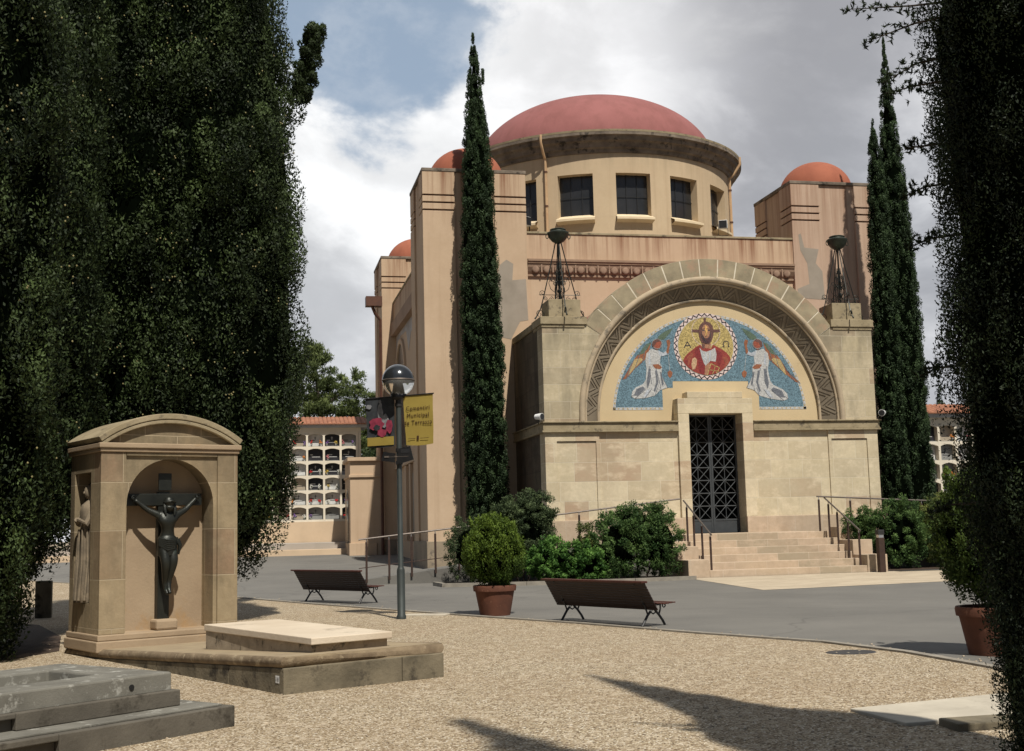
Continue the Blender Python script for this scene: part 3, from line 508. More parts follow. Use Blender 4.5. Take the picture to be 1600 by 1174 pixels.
# rear left annex
m=MB(); m.box(-10.5,-9.0,19.1,22.2,-.2,4.75); m.box(-10.56,-8.9,19.02,22.3,4.0,4.12); m.box(-10.56,-9.3,19.02,22.3,-.2,1.0); m.box(-10.62,-9.0,18.96,22.3,4.752,4.92); a=part(m,'annex','stucco',bevel=.012)
m=MB(); m.prism([(20.0,.9)]+[(20.6+.5*cos(rad(t)),3.0+.5*sin(rad(t))) for t in range(180,-1,-20)]+[(21.1,.9)],-10.50,-10.53,'x'); m.build('annex_window','glass_dark',a)
# drum
YC=13.43; RD=5.95
m=MB(); m.lathe([(RD,11.9),(RD,13.62)],c=(0,YC,0),n=128); m.lathe([(RD,13.62),(RD-.35,13.62)],c=(0,YC,0),n=128); m.lathe([(RD,15.40),(RD,16.38)],c=(0,YC,0),n=128); m.lathe([(RD,15.40),(RD-.35,15.40)],c=(0,YC,0),n=128)
OFF=-.8; AW=6.85
for k in range(16):
    c0=k*22.5+OFF+AW; c1=(k+1)*22.5+OFF-AW
    m.lathe([(RD-.35,13.62),(RD,13.62),(RD,15.40),(RD-.35,15.40)],c=(0,YC,0),n=6,a0=rad(c0-90),a1=rad(c1-90))
    for a in (c0,c1):
        t=rad(a-90); p=[(r*cos(t),YC+r*sin(t),z) for r,z in ((RD-.35,13.62),(RD,13.62),(RD,15.4),(RD-.35,15.4))]; m.add(p,[(0,1,2,3)])
dr=part(m,'drum','stucco_drum',smooth=True,angle=30)
for k in range(16):
    a=k*22.5+OFF; m=MB(); m.lathe([(RD-.34,13.60),(RD-.34,15.42)],c=(0,YC,0),n=6,a0=rad(a-90-AW-.3),a1=rad(a-90+AW+.3)); w=m.build('drum_window','glass_dark',dr)
    m=MB(); R_=RD-.31
    for da in (-AW*.33,AW*.33):
        t=rad(a+da-90); p=Vector((R_*cos(t),YC+R_*sin(t),0)); m.tube([(p.x,p.y,13.6),(p.x,p.y,15.42)],.012,4)
    m.tube([((R_)*cos(rad(a+d-90)),YC+R_*sin(rad(a+d-90)),14.5) for d in np.linspace(-AW,AW,5)],.012,4)
    m.build('window_bars','window_frame',w)
    m=MB(); m.lathe([(RD-.34,13.80),(RD+.26,13.56),(RD+.26,13.47),(RD+.22,13.45),(RD-.01,13.38)],c=(0,YC,0),n=6,a0=rad(a-90-AW-.35),a1=rad(a-90+AW+.35)); m.build('window_sill','sill',w)
m=MB(); m.lathe([(RD-.02,16.20),(RD+.07,16.22),(RD+.10,16.36),(RD+.20,16.40),(RD+.22,16.52),(RD+.27,16.60),(RD+.38,16.64),(RD+.42,16.80),(RD+.52,16.83),(RD+.52,16.98),(RD+.44,17.02),(5.25,17.06)],c=(0,YC,0),n=128); part(m,'drum_cornice','cornice_dark',smooth=True,angle=35)
m=MB(); m.lathe([(RD+.525,16.95),(RD+.535,17.03),(RD+.30,17.065)],c=(0,YC,0),n=128); part(m,'cornice_lip','capstone',smooth=True)
m=MB(); m.lathe([(5.38*cos(a),3.24*sin(a)) for a in [PI/2*k/30 for k in range(31)]],c=(0,YC,17.0),n=128); part(m,'main_dome','dome',smooth=True)
for a in (-34.5,57.5,150,-120):
    t=rad(a-90); m=MB(); P=lambda r,z,q=0:(r*cos(t),YC+r*sin(t),z)
    m.tube([P(RD+.56,17.0),P(RD+.56,16.7),P(RD+.30,16.3),P(RD+.09,16.1),P(RD+.09,12.1)],.055,8); dp=part(m,'drum_downpipe','pipe',smooth=True)
    m=MB()
    for z in (15.6,14.2,12.9): m.lathe([(.075,-.03),(.075,.03)],c=P(RD+.09,z),n=10)
    m.build('pipe_bracket','pipe_brown',dp)
# roof
m=MB(); m.box(-8.0,8.0,4.9,19.0,12.055,12.08); part(m,'flat_roof','cement')

# ------------------------------------------------------------------ porch
HW=5.766; ZC=5.05
m=MB(); m.box(-HW+.36,-.3-.63,.052,.72,-.2,4.83) if 0 else None
for s in (-1,1):
    B=lambda a,b,*r: m.box(min(s*a,s*b),max(s*a,s*b),*r)
    B(.93,3.97,.05,.70,-.2,4.825)            # inner wall
    B(3.97,5.40,.045,.70,-.2,4.20)           # panel bed
    B(3.972,4.08,.0,.045,-.2,4.48); B(5.38,HW,.0,.70,-.2,4.48); B(4.08,5.38,.0,.045,4.22,4.48); B(3.972,HW,.003,.70,4.481,4.825)
m.box(-.93,.93,.052,.70,5.085,5.2)
lw=part(m,'porch_lower_wall','ashlar')
for s in (-1,1):
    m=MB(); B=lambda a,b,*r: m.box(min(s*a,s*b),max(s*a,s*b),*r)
    B(5.2,HW,.703,YT+.05,-.2,7.98); part(m,'porch_side_wall','ashlar_side_shade')
ring=[(4.60*cos(rad(a)),ZC+4.60*sin(rad(a))) for a in np.linspace(145.5,180,12)]
for s in (-1,1):
    poly=[(s*-HW,4.835),(s*-HW,7.98),(s*-4.29,7.98)]+[(s*x,z) for x,z in ring]+[(s*-4.60,4.835)]
    m=MB(); m.prism(poly,.0,.70); part(m,'porch_upper_wall','ashlar_up')
m=MB()
nv=15
for i in range(nv):
    a0=34.5+111*i/nv+.17; a1=34.5+111*(i+1)/nv-.17
    m.prism([(r*cos(rad(a)),ZC+r*sin(rad(a))) for r,a in ((4.60,a0),(5.22,a0),(5.22,(a0+a1)/2),(5.22,a1),(4.60,a1),(4.60,(a0+a1)/2))],random.choice([-.004,0,.003]),.60)
vo=part(m,'arch_voussoirs','voussoir',bevel=.012)
m=MB(); inn=arc(0,ZC,4.61,34.6,145.4,40); outr=arc(0,ZC,5.205,34.6,145.4,40)
for i in range(40): m.prism([inn[i],inn[i+1],outr[i+1],outr[i]],.004,.59)
m.build('mortar_joint','mortar',vo)
# torus moulding round the arch, zigzag band, inner roll
def archpath(r,y): return [(r,y,4.84)]+[(r*cos(rad(a)),y,ZC+r*sin(rad(a))) for a in np.linspace(0,180,61)]+[(-r,y,4.84)]
m=MB(); m.tube(archpath(4.52,-.01),.10,10); m.tube(archpath(4.39,.03),.045,8); am=part(m,'arch_moulding','mould',smooth=True)
m=MB(); R1,Y1,R2,Y2=4.36,.05,3.90,.36
def bp_(a,q,lift=0):
    r=R1+(R2-R1)*q; y=Y1+(Y2-Y1)*q; nr,ny=-(Y2-Y1),-(R1-R2); L=math.hypot(nr,ny); r+=nr/L*lift; y+=ny/L*lift
    if a<0: return (r,y,ZC+a)             # straight stilt, a is metres below
    if a>180: return (-r,y,ZC-(a-180))
    return (r*cos(rad(a)),y,ZC+r*sin(rad(a)))
st=[-.22]+list(np.linspace(0,180,73))+[180.22]
for a,b in zip(st[:-1],st[1:]): m.add([bp_(a,0),bp_(b,0),bp_(b,1),bp_(a,1)],[(0,1,2,3)])
band=part(m,'arch_band','relief_dark',smooth=True)
m=MB()
def bar(a0,q0,a1,q1,w):
    A,B=np.array([a0,q0]),np.array([a1,q1]); rm=4.13*PI/180; d=np.array([(a1-a0)*rm,(q1-q0)*.55]); L=np.linalg.norm(d); nrm=np.array([-d[1],d[0]])/L*w/2
    off=np.array([nrm[0]/rm,nrm[1]/.55]); cs=[A-off,B-off,B+off,A+off]; cs=[(min(179.99,max(.01,c[0])),min(1,max(0,c[1]))) for c in cs]
    lo=[bp_(*c,0.0) for c in cs]; hi=[bp_(*c,.018) for c in cs]; m.add(lo+hi,[(4,5,6,7),(0,1,5,4),(1,2,6,5),(2,3,7,6),(3,0,4,7)])
NZ=21; w=180/NZ
for i in range(NZ):
    a=i*w; bar(a,.06,a+w/2,.94,.08); bar(a+w/2,.94,a+w,.06,.08)
    bar(a+w*.22,.06,a+w/2,.60,.04); bar(a+w/2,.60,a+w*.78,.06,.04)
    bar(a-w*.28+w*.5*0,.94,a+0.001,.42,.04); bar(a,.42,a+w*.28,.94,.04)
m.build('zigzag_relief','relief',band)
m=MB(); m.tube(archpath(3.88,.34),.05,8); part(m,'inner_roll','mould',smooth=True)
# tympanum
m=MB(); ty=[(-3.95,4.80),(-3.95,ZC)]+arc(0,ZC,3.95,180,0,48)[1:-1]+[(3.95,ZC),(3.95,4.80),(.95,4.80),(.95,5.5),(-.95,5.5),(-.95,4.80)]
m.prism(ty,.40,.55); tym=part(m,'tympanum','cream')
# string course and plinth
for s in (-1,1):
    m=MB(); B=lambda a,b,*r: m.box(min(s*a,s*b),max(s*a,s*b),*r)
    B(1.305,HW+.10,-.10,.30,4.50,4.56); B(1.305,HW+.07,-.07,.30,4.56,4.80); B(1.305,HW+.13,-.13,.38,4.802,4.845)
    B(5.7,HW+.10,.302,YT,4.50,4.56); B(5.7,HW+.07,.302,YT,4.562,4.80); B(5.7,HW+.13,.384,YT,4.802,4.845)
    part(m,'string_course','capstone',bevel=.012)
for s in (-1,1):
    m=MB(); B=lambda a,b,*r: m.box(min(s*a,s*b),max(s*a,s*b),*r)
    B(.927,HW+.05,-.09,.04,-.2,1.70); B(HW-.05,HW+.055,.045,YT,-.2,1.695)
    part(m,'porch_plinth','step',bevel=.015)
# door surround
m=MB()
for s in (-1,1):
    B=lambda a,b,*r: m.box(min(s*a,s*b),max(s*a,s*b),*r)
    B(.925,1.30,-.055,.66,1.702,5.08)
m.box(-1.30,1.30,-.055,.66,5.082,5.585); m.box(-.96,.96,-.055,.50,5.587,5.80)
part(m,'door_surround','ashlar',bevel=.012)
# caps
for s in (-1,1):
    m=MB(); B=lambda a,b,*r: m.box(min(s*a,s*b),max(s*a,s*b),*r)
    B(4.27,HW+.06,-.07,1.25,8.0,8.25); B(5.05,HW+.05,1.252,YT,8.0,8.22); B(4.35,HW+.02,-.03,1.2,7.90,7.998)
    part(m,'pier_cap','capstone',bevel=.015)
for s in (-1,1):
    m=MB(); B=lambda a,b,*r: m.box(min(s*a,s*b),max(s*a,s*b),*r)
    B(4.43,5.50,.1,1.1,8.252,8.85)
    part(m,'pier_block','capstone',bevel=.015)
# porch vault and roof behind the arch
m=MB(); m.prism([(4.99*cos(rad(a)),ZC+4.99*sin(rad(a))) for a in range(10,171,5)]+[(-4.99,5.52),(4.99,5.52)],.605,YT+.1) ; part(m,'porch_vault_roof','dome')
m=MB(); m.box(-5.15,5.15,.72,YT,-.2,1.0) ; 
m=MB(); m.box(-1.6,1.6,.70,.72,1.0,1.1)
# porch inside: dark lobby behind the gate
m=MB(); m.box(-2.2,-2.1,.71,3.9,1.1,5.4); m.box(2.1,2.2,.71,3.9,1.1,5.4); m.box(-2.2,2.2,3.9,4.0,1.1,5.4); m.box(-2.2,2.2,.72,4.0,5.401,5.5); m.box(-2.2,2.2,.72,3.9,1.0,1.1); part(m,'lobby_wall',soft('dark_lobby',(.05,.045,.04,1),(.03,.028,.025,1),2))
m=MB(); m.lathe([(.0,1.0),(.18,1.0),(.2,.5),(.14,.45),(.12,.1),(.2,0)],c=(-.35,1.9,1.185),n=20); m.ball((-.35,1.9,2.55),(.19,.17,.34),14,10); m.ball((-.35,1.9,3.0),(.12,.12,.16),12,8); st_=m.build('lobby_statue',soft('pale_statue_stone',(.5,.5,.46,1),(.35,.35,.32,1),5),None,smooth=True); tag(st_,'pale statue standing inside the chapel lobby behind the iron gate','statue')
# iron gate: two leaves
for s in (-1,1):
    d=MB(); x0,x1=(-.924,-.005) if s<0 else (.005,.924); Y0=.56
    for xa in (x0,x1-.06): d.box(xa,xa+.06,Y0,Y0+.05,1.19,5.08)
    d.box(x0+.061,x1-.061,Y0+.012,Y0+.038,1.19,1.58); d.box(x0+.061,x1-.061,Y0+.001,Y0+.049,1.58,1.64); d.box(x0+.061,x1-.061,Y0+.001,Y0+.049,5.02,5.08)
    leaf=part(d,'gate_leaf','iron_door')
    b=MB(); xm=(x0+x1)/2; z0,z1=1.64,5.02; rows=8; dz=(z1-z0)/rows; xs=[x0+.06,xm,x1-.06]
    b.tube([(xm,Y0+.025,z0),(xm,Y0+.025,z1)],.016,6)
    for r in range(rows):
        za=z0+r*dz
        if r: b.tube([(x0+.06,Y0+.024,za),(x1-.06,Y0+.024,za)],.018,6)
        for c in (0,1):
            b.tube([(xs[c],Y0+.02,za),(xs[c+1],Y0+.02,za+dz)],.013,6); b.tube([(xs[c],Y0+.03,za+dz),(xs[c+1],Y0+.03,za)],.013,6)
    b.build('grille','iron_door',leaf)
# steps
m=MB(); 
for k in range(6):
    m.box(-2.39,2.39,-3.024-.44*k,-.093 if k==0 else -3.024-.44*(k-1)+.002-.002,-.2,1.183-.197*k)
part(m,'entrance_steps','step',bevel=.012)
for s in (-1,1):
    m=MB(); B=lambda a,b,*r: m.box(min(s*a,s*b),max(s*a,s*b),*r)
    B(2.395,3.02,-5.24,-4.402,-.2,.50); B(2.395,3.02,-4.40,-3.502,-.2,.92 if s>0 else .86); B(2.395,3.02,-3.50,-2.95,-.2,1.31 if s>0 else 1.0)
    part(m,'step_cheek_block','step',bevel=.012)
# ramps in front of the porch
m=MB()
def ramp(x0,z0,x1,z1,ya,yb):
    m.add([(x0,ya,-.3),(x1,ya,-.3),(x1,yb,-.3),(x0,yb,-.3),(x0,ya,z0),(x1,ya,z1),(x1,yb,z1),(x0,yb,z0)],[(3,2,1,0),(4,5,6,7),(0,1,5,4),(1,2,6,5),(2,3,7,6),(3,0,4,7)])
ramp(-11.9,.16,-2.397,1.17,-2.94,-1.45); ramp(2.397,1.17,12,.1,-2.94,-1.45)
part(m,'access_ramp','asphalt')
# ------------------------------------------------------------------ mosaic
L0=.40
def flat(poly,layer,name,mat,parent):
    m=MB(); m.prism(poly,L0-.0035*layer,L0+.001-.0035*(layer-1)); return m.build(name,'m_'+mat,parent)
def disc(c,r,n=72,a0=0,a1=360): return [(c[0]+r*cos(rad(a0+(a1-a0)*i/n)),c[1]+r*sin(rad(a0+(a1-a0)*i/n))) for i in range(n if a1-a0==360 else n+1)]
def line(pts,w,layer,m):
    for a,b in zip(pts[:-1],pts[1:]):
        d=Vector((b[0]-a[0],b[1]-a[1])); 
        if d.length<1e-5: continue
        n=Vector((-d.y,d.x)).normalized()*w/2; e=d.normalized()*w*.3
        m.prism([(a[0]-n.x-e.x,a[1]-n.y-e.y),(b[0]-n.x+e.x,b[1]-n.y+e.y),(b[0]+n.x+e.x,b[1]+n.y+e.y),(a[0]+n.x-e.x,a[1]+n.y-e.y)],L0-.0035*layer,L0)
RM=3.40; MX=0.03
bot=5.27
outl=[(-RM+MX,bot)]+[(MX+RM*cos(rad(a)),5.05+RM*sin(rad(a))) for a in np.linspace(176.3,3.7,60)]+[(RM+MX,bot),(1.74,bot),(1.74,5.94),(1.375,5.94),(1.375,6.20),(-1.28,6.20),(-1.28,5.98),(-1.65,5.98),(-1.65,bot)]
m=MB(); xs_=sorted(set([round(v,4) for v in np.linspace(-RM+MX+.02,RM+MX-.02,90)]+[-1.65,-1.28,1.375,1.74])); zb_=lambda x: bot if x<-1.65 or x>1.74 else (5.98 if x<-1.28 else (6.20 if x<1.375 else 5.94))
for xa,xb in zip(xs_[:-1],xs_[1:]):
    zt=lambda x:5.05+math.sqrt(max(0,RM*RM-(x-MX)**2)); z0=zb_((xa+xb)/2); m.add([(xa,L0-.004,z0),(xb,L0-.004,z0),(xb,L0-.004,max(z0,zt(xb))),(xa,L0-.004,max(z0,zt(xa)))],[(0,1,2,3)])
mo=m.build('mosaic','m_blue',tym)
m=MB(); n=118      # dotted white border
m2=MB()
def border(p0,p1,n):
    for i in range(n):
        a=Vector(p0)+(Vector(p1)-Vector(p0))*(i/n); b=Vector(p0)+(Vector(p1)-Vector(p0))*((i+1)/n)
        (m if i%2==0 else m2)
arcp=[(MX+q*cos(rad(a)),5.05+q*sin(rad(a))) for a in np.linspace(176.5,3.5,n+1) for q in (RM-.085,RM)]
for i in range(n):
    q=[arcp[2*i],arcp[2*i+2],arcp[2*i+3],arcp[2*i+1]]; m.prism(q,L0-.0075,L0)
    c=Vector(((q[0][0]+q[2][0])/2,(q[0][1]+q[2][1])/2)); 
    if i%2==0: m.cur=1; m.prism([(c.x+(p[0]-c.x)*.6,c.y+(p[1]-c.y)*.6) for p in q],L0-.011,L0); m.cur=0
for (xa,xb) in ((-RM+MX+.0,-1.65),(1.74,RM+MX)):
    k=22
    for i in range(k):
        a=xa+(xb-xa)*i/k; b=xa+(xb-xa)*(i+1)/k; m.prism([(a,bot-.02),(b,bot-.02),(b,bot+.065),(a,bot+.065)],L0-.0075,L0)
        m.cur=1
        if i%2==0: m.prism([(a+.02,bot),(b-.02,bot),(b-.02,bot+.045),(a+.02,bot+.045)],L0-.011,L0)
        m.cur=0
m.build('mosaic_border',['m_white','m_tile'],mo)
mc=(MOS['medC'][0],MOS['medC'][1]); MR=1.12
md=MB(); md.prism(disc(mc,MR),L0-.012,L0); MD=md.build('medallion','m_pinkwhite',tym)
m=MB(); nz=34; pts=[]
for i in range(nz*2+1):
    a=360*i/(nz*2); r=MR-.015 if i%2 else MR-.105; pts.append((mc[0]+r*cos(rad(a)),mc[1]+r*sin(rad(a))))
line(pts,.034,4.6,m); m.build('medallion_wave','m_dark',MD)
m=MB(); m.prism(disc(mc,MR-.125),L0-.0158,L0); m.build('medallion_ring','m_white',MD)
m=MB(); m.prism(disc(mc,MR-.145),L0-.019,L0); m.build('gold_ground','m_gold',MD)
def inside(poly,r=MR-.15):
    out=[]
    for x,z in poly:
        d=math.hypot(x-mc[0],z-mc[1]); 
        if d>r: x=mc[0]+(x-mc[0])*r/d; z=mc[1]+(z-mc[1])*r/d
        out.append((x,z))
    return out
hc=MOS['halo']; hr=MOS['haloR'][0]-hc[0]
m=MB(); hp=disc(hc,hr,48); line(hp+[hp[0]],.016,6,m); m.build('halo','m_pinkwhite',MD)
D=MOS['med']
# dense outline of the robe keeps to the circle
FIG=MB()
fig=empty('bearded_figure'); 
bpy.data.objects.remove(fig)
LAY=dict(armL=(6,'brown'),armR=(6,'brown'),armT=(6,'brown'),neck=(6.2,'skin'),neck_shade=(6.8,'brown'),robe=(6.5,'red'),robe_dark=(7.2,'dred'),robe_dark2=(7.2,'dred'),robe_light=(7.2,'lred'),robe_light2=(7.2,'lred'),robe_fold=(7.8,'dred'),
 tunic=(8,'white'),tunic_fold1=(8.6,'lgrey'),tunic_fold2=(8.6,'lgrey'),tunic_fold3=(8.6,'lgrey'),hair=(8.4,'brown'),face=(9,'skin'),face_light=(9.8,'skinl'),eyeL=(10,'dark'),eyeR=(10,'dark'),browL=(10,'brown'),browR=(10,'brown'),beard=(9.6,'beard'),mouth=(10.4,'brown'),
 hand=(9,'skin'),bless=(8,'beige'),book=(9.6,'red'))
bymat={}
for k,(ly,mt) in LAY.items():
    P=inside(D[k]); 
    bymat.setdefault(mt,MB()).prism(P,L0-.0035*ly,L0-.0035*(ly-1.5))
# extra face lines give the mosaic its drawn look
f=MB(); cx,cz=D['face_light'][0][0]+.02,hc[1]
line([(cx-.01,hc[1]+.02),(cx+.025,hc[1]-.16),(cx-.02,hc[1]-.18)],.014,10.6,f)
for s in (-1,1):
    line([(cx+s*.07,hc[1]+.075),(cx+s*.03,hc[1]+.085)],.016,10.6,f); line([(cx+s*.16,hc[1]-.05),(cx+s*.15,hc[1]-.2),(cx+s*.07,hc[1]-.27)],.018,10.6,f)
for q in (.10,.16,.2): line([(cx-.17+q*.3,hc[1]-.32+q),(cx,hc[1]-.42+q*.2)],.01,10.6,f)
NM=dict(brown='hair_and_halo_cross',skin='face_and_hand',red='red_robe',dred='robe_folds',lred='robe_highlights',white='white_tunic',lgrey='tunic_folds',skinl='face_highlight',dark='eyes',beard='beard',beige='blessing_hand')
for mt,mb in bymat.items(): mb.build(NM[mt],'m_'+mt,MD)
f.build('face_lines','m_dark',MD)
m=MB()
for l in MOS['bookl']: line(inside(l),.022,10.6,m)
m.build('book_cover_lines','m_gold',MD)
m=MB()
for l in MOS['A']: line(l,.030,6.4,m)
line(MOS['O'][0],.028,6.4,m); m.build('alpha_and_omega','m_dark',MD)
for side,s in (('angL','L'),('angR','R')):
    D=MOS[side]; parts={}
    LA=dict(wing_up=(2.5,'green'),wing=(2.5,'orange'),wing_green=(3.4,'green'),wing_orange=(3.4,'tile'),robe=(3.6,'white'),fold1=(4.4,'dgrey'),fold2=(4.4,'dgrey'),fold3=(4.4,'dgrey'),fold4=(4.4,'lgrey'),fold5=(4.4,'dgrey'),fold6=(4.4,'lgrey'),sleeve=(4,'lgrey'),arm=(3.9,'orange'),arm2=(4.8,'orange'),head=(5,'lred'),hair=(5.6,'brown'),censer=(3,'orange'))
    ag=None
    for k,(ly,mt) in LA.items(): parts.setdefault(mt,MB()).prism(D[k],L0-.0035*ly,L0)
    m=parts['white']; ag=m.build('angel_figure','m_white',tym)
    ag['label']='mosaic angel on the left of the medallion' if s=='L' else 'mosaic angel on the right of the medallion'
    nm2=dict(green='green_feathers',orange='wing_and_arms',tile='wing_stripes',dgrey='robe_folds',lgrey='robe_shading',lred='face',brown='hair')
    for mt,mb in parts.items():
        if mt!='white': mb.build(nm2[mt],'m_'+mt,ag)
    c=MOS['haloa'+s]; m=MB(); hp=disc(c,.165,30); line(hp+[hp[0]],.028,5.4,m); line(MOS['chain'+s],.012,3,m)
    # wing stripes and robe pleats
    w=D['wing']; n=len(w)//2
    m.build('halo','m_white',ag)
    m=MB(); 
    for i in range(1,n): line([w[i],w[-i-1]],.018,4.2,m)
    for k in ('fold1','fold2'):
        q=D[k]; line([(q[0][0]+.04,q[0][1]+.08),(q[2][0]+.05,q[2][1]-.05)],.02,4.7,m)
    rb=D['robe']; 
    for i in (5,7,8,9,10,11,12,13,14): line([(rb[i][0]*.6+rb[7][0]*.4,rb[i][1]*.6+rb[7][1]*.4),rb[i]],.016,4.7,m)
    m.build('drawn_lines','m_dgrey',ag)

# ------------------------------------------------------------------ braziers
def spiral(c,r0,r1,turns,a0,axis,n=22,flip=1):
    out=[]
    for i in range(n+1):
        t=i/n; a=a0+flip*turns*2*PI*t; r=r0+(r1-r0)*t; u,z=r*cos(a),r*sin(a)
        out.append((c[0]+u*axis[0],c[1]+u*axis[1],c[2]+z))
    return out
def brazier(x,y,label):
    root=empty('brazier',(x,y,8.852),0,label,'brazier','bronze braziers on the porch piers')
    # local z 0 = top of the stone block; legs reach down beside it to the cap
    b=MB(); b.lathe([(.0,1.93),(.08,1.95),(.20,2.02),(.30,2.14),(.335,2.24),(.36,2.27),(.36,2.31),(.33,2.33),(.27,2.34),(.25,2.37),(.27,2.41),(.25,2.43),(.22,2.40),(.05,2.30),(0,2.30)],n=28); bw=b.build('bowl','bronze',root,smooth=True)
    r=MB()
    for s in (-1,1): r.tube([(s*(.37+.045*sin(a)),0,2.19+.085*cos(a)) for a in [2*PI*k/14 for k in range(14)]],.014,6,close=True)
    r.build('ring_handle','bronze',bw,smooth=True)
    for k in range(4):
        a=k*PI/2; dx,dy=cos(a),sin(a); l=MB()
        l.tube([(dx*.10,dy*.10,1.96),(dx*.22,dy*.22,1.45),(dx*.42,dy*.42,.65),(dx*.56,dy*.56,.1),(dx*.66,dy*.66,-.25),(dx*.80,dy*.80,-.50),(dx*.86,dy*.86,-.585)],[.02,.018,.018,.018,.02,.022,.03],6)
        l.tube(spiral((dx*.70,dy*.70,-.42),.15,.03,1.2,PI*1.1,(dx,dy),flip=-1),.012,5)
        l.tube(spiral((dx*.58,dy*.58,.28),.10,.02,1.3,-PI*.3,(dx,dy)),.010,5)
        l.build('leg','bronze_dark',root,smooth=True)
    c=MB(); c.tube([(0,0,0),(0,0,1.95)],.03,8)
    for z in (.35,.8,1.15): c.ball((0,0,z),(.07,.07,.09),10,6)
    for k in range(8):
        a=k*PI/4; dx,dy=cos(a),sin(a)
        c.tube([(dx*.05,dy*.05,1.3),(dx*.10,dy*.10,.9),(dx*.16,dy*.16,.4),(dx*.14,dy*.14,.0)],.011,5)
        c.tube(spiral((dx*.16,dy*.16,.62),.085,.02,1.3,PI/2,(dx,dy)),.010,5); c.tube(spiral((dx*.13,dy*.13,.95),.06,.015,1.2,PI/2,(dx,dy)),.009,5)
    c.build('scrollwork_stem','bronze_dark',root,smooth=True)
    h=MB()
    for k in range(4):
        a=k*PI/2; dx,dy=cos(a),sin(a)
        h.tube([(dx*.05,dy*.05,.22),(dx*.70,dy*.70,.22)],.011,5); h.tube(spiral((dx*.30,dy*.30,.08),.09,.02,1.4,PI/2,(dx,dy)),.010,5); h.tube(spiral((dx*.47,dy*.47,.10),.07,.015,1.3,PI/2,(dx,dy),flip=-1),.010,5)
        h.tube([(dx*.08,dy*.08,.24),(dx*.30,dy*.30,.42),(dx*.36,dy*.36,.62),(dx*.28,dy*.28,.80)],.010,5); h.tube(spiral((dx*.22,dy*.22,.72),.09,.02,1.2,0,(dx,dy)),.010,5)
    h.build('iron_scrolls','bronze_dark',root,smooth=True)
    return root
brazier(-5.0,.55,'green bronze brazier with scroll legs on the left porch pier'); brazier(4.98,.55,'green bronze brazier with scroll legs on the right porch pier')

# ------------------------------------------------------------------ lights on walls
def spot(x,y,z,dirn,label,group):
    r=empty('wall_spotlight',(x,y,z),0,label,'spotlight',group); d=Vector(dirn).normalized()
    m=MB(); m.tube([d*-.12,d*.14],[.085,.115],18); m.build('housing','white',r,smooth=True); m=MB(); m.tube([d*.141,d*.15],[.10,.10],18); m.build('lens','glass_dark',r)
    m=MB(); m.tube([(0,0,0),(0,.05,-.12),(-.02*(1 if x>0 else -1),.18,-.2)],.02,6); m.build('bracket','iron',r); return r
spot(-5.98,-.12,5.0,(.55,-.75,-.05),'round white spotlight at the left end of the porch cornice','spotlights on the porch corners'); spot(5.92,-.16,5.06,(-.6,-.7,-.1),'round white spotlight at the right end of the porch cornice','spotlights on the porch corners')
def flood(x,y,z,rz,label):
    r=empty('roof_floodlight',(x,y,z),rz,label,'floodlight','floodlights on the parapet'); m=MB(); m.box(-.17,.17,-.02,.16,.28,.62); m.build('lamp_box','white',r,bevel=.02)
    m=MB(); m.box(-.15,.15,-.035,-.021,.30,.60); m.build('lens','black',r); m=MB(); m.box(-.19,-.175,.05,.09,0,.48); m.box(.175,.19,.05,.09,0,.48); m.box(-.19,.19,.05,.09,-.0,.015); m.build('bracket','black',r); return r
flood(-5.05,4.75,12.17,rad(40),'white floodlight on the parapet below the leftmost drum window'); flood(3.05,6.1,12.6,rad(-20),'white floodlight by the rightmost visible drum window')

# ------------------------------------------------------------------ handrails
def rail(name,pts,posts,label,low=False):
    r=empty(name,(pts[0][0],pts[0][1],0),0,label,'handrail'); o=Vector((pts[0][0],pts[0][1],0)); P=[Vector(p)-o for p in pts]
    m=MB(); m.tube(P,.024,8); m.build('rail','steel',r,smooth=True)
    for p in posts:
        b=Vector(p[:3])-o; h=p[3]; m=MB(); m.box(b.x-.03,b.x+.03,b.y-.012,b.y+.012,b.z-.1,b.z+h-.09); q=m.build('post','post_brown',r,bevel=.004)
        m=MB(); m.tube([(b.x,b.y,b.z+h-.11),(b.x,b.y,b.z+h-.0)],.013,6); m.build('bracket','steel_bright',q)
    if low:
        m=MB(); m.tube([p+Vector((0,0,-.80)) for p in P[:2]],.012,6); m.build('lower_bar','post_brown',r)
    return r
zr=lambda x:1.29+(x+11.96)*.097 if x<-9 else 1.577+(x+9)*.102
xs=[-11.74,-11.1,-10.46,-9.78,-9.1,-8.3,-7.5,-6.6,-5.52,-4.69,-3.86,-2.99]
rail('ramp_handrail',[(-11.96,-3,zr(-11.96)),(-9,-3,zr(-9)),(-2.4,-3,2.25)],[(x,-3,(x+11.9)*.106+.16,zr(x)-((x+11.9)*.106+.16)) for x in xs],'long rising handrail of the ramp left of the chapel steps',True)
rail('ramp_handrail',[(2.0,-3,2.24),(6.0,-3,2.02),(11.5,-3,1.2)],[(x,-3,1.183-(x-2.4)*.111 if x>2.4 else 1.183,(2.24-(x-2)*.055 if x<6 else 2.02-(x-6)*.15)-(1.183-(x-2.4)*.111 if x>2.4 else 1.183)) for x in (2.06,3.1,4.3,5.5,6.8,8.2,9.6,11)],'handrail of the ramp right of the chapel steps')
stz=lambda y:1.183-.197*max(0,math.floor((-3.024-y)/.44)+1)
for s,lb in ((-1,'sloping stair handrail on the left side of the chapel steps'),(1,'sloping stair handrail on the right side of the chapel steps')):
    x=2.27*s; rail('stair_handrail',[(x,-2.95,2.20),(x,-5.15,1.18)],[(x,y,stz(y),2.20-(-2.95-y)*.4636-stz(y)) for y in (-3.2,-3.75,-4.4,-5.05)],lb)
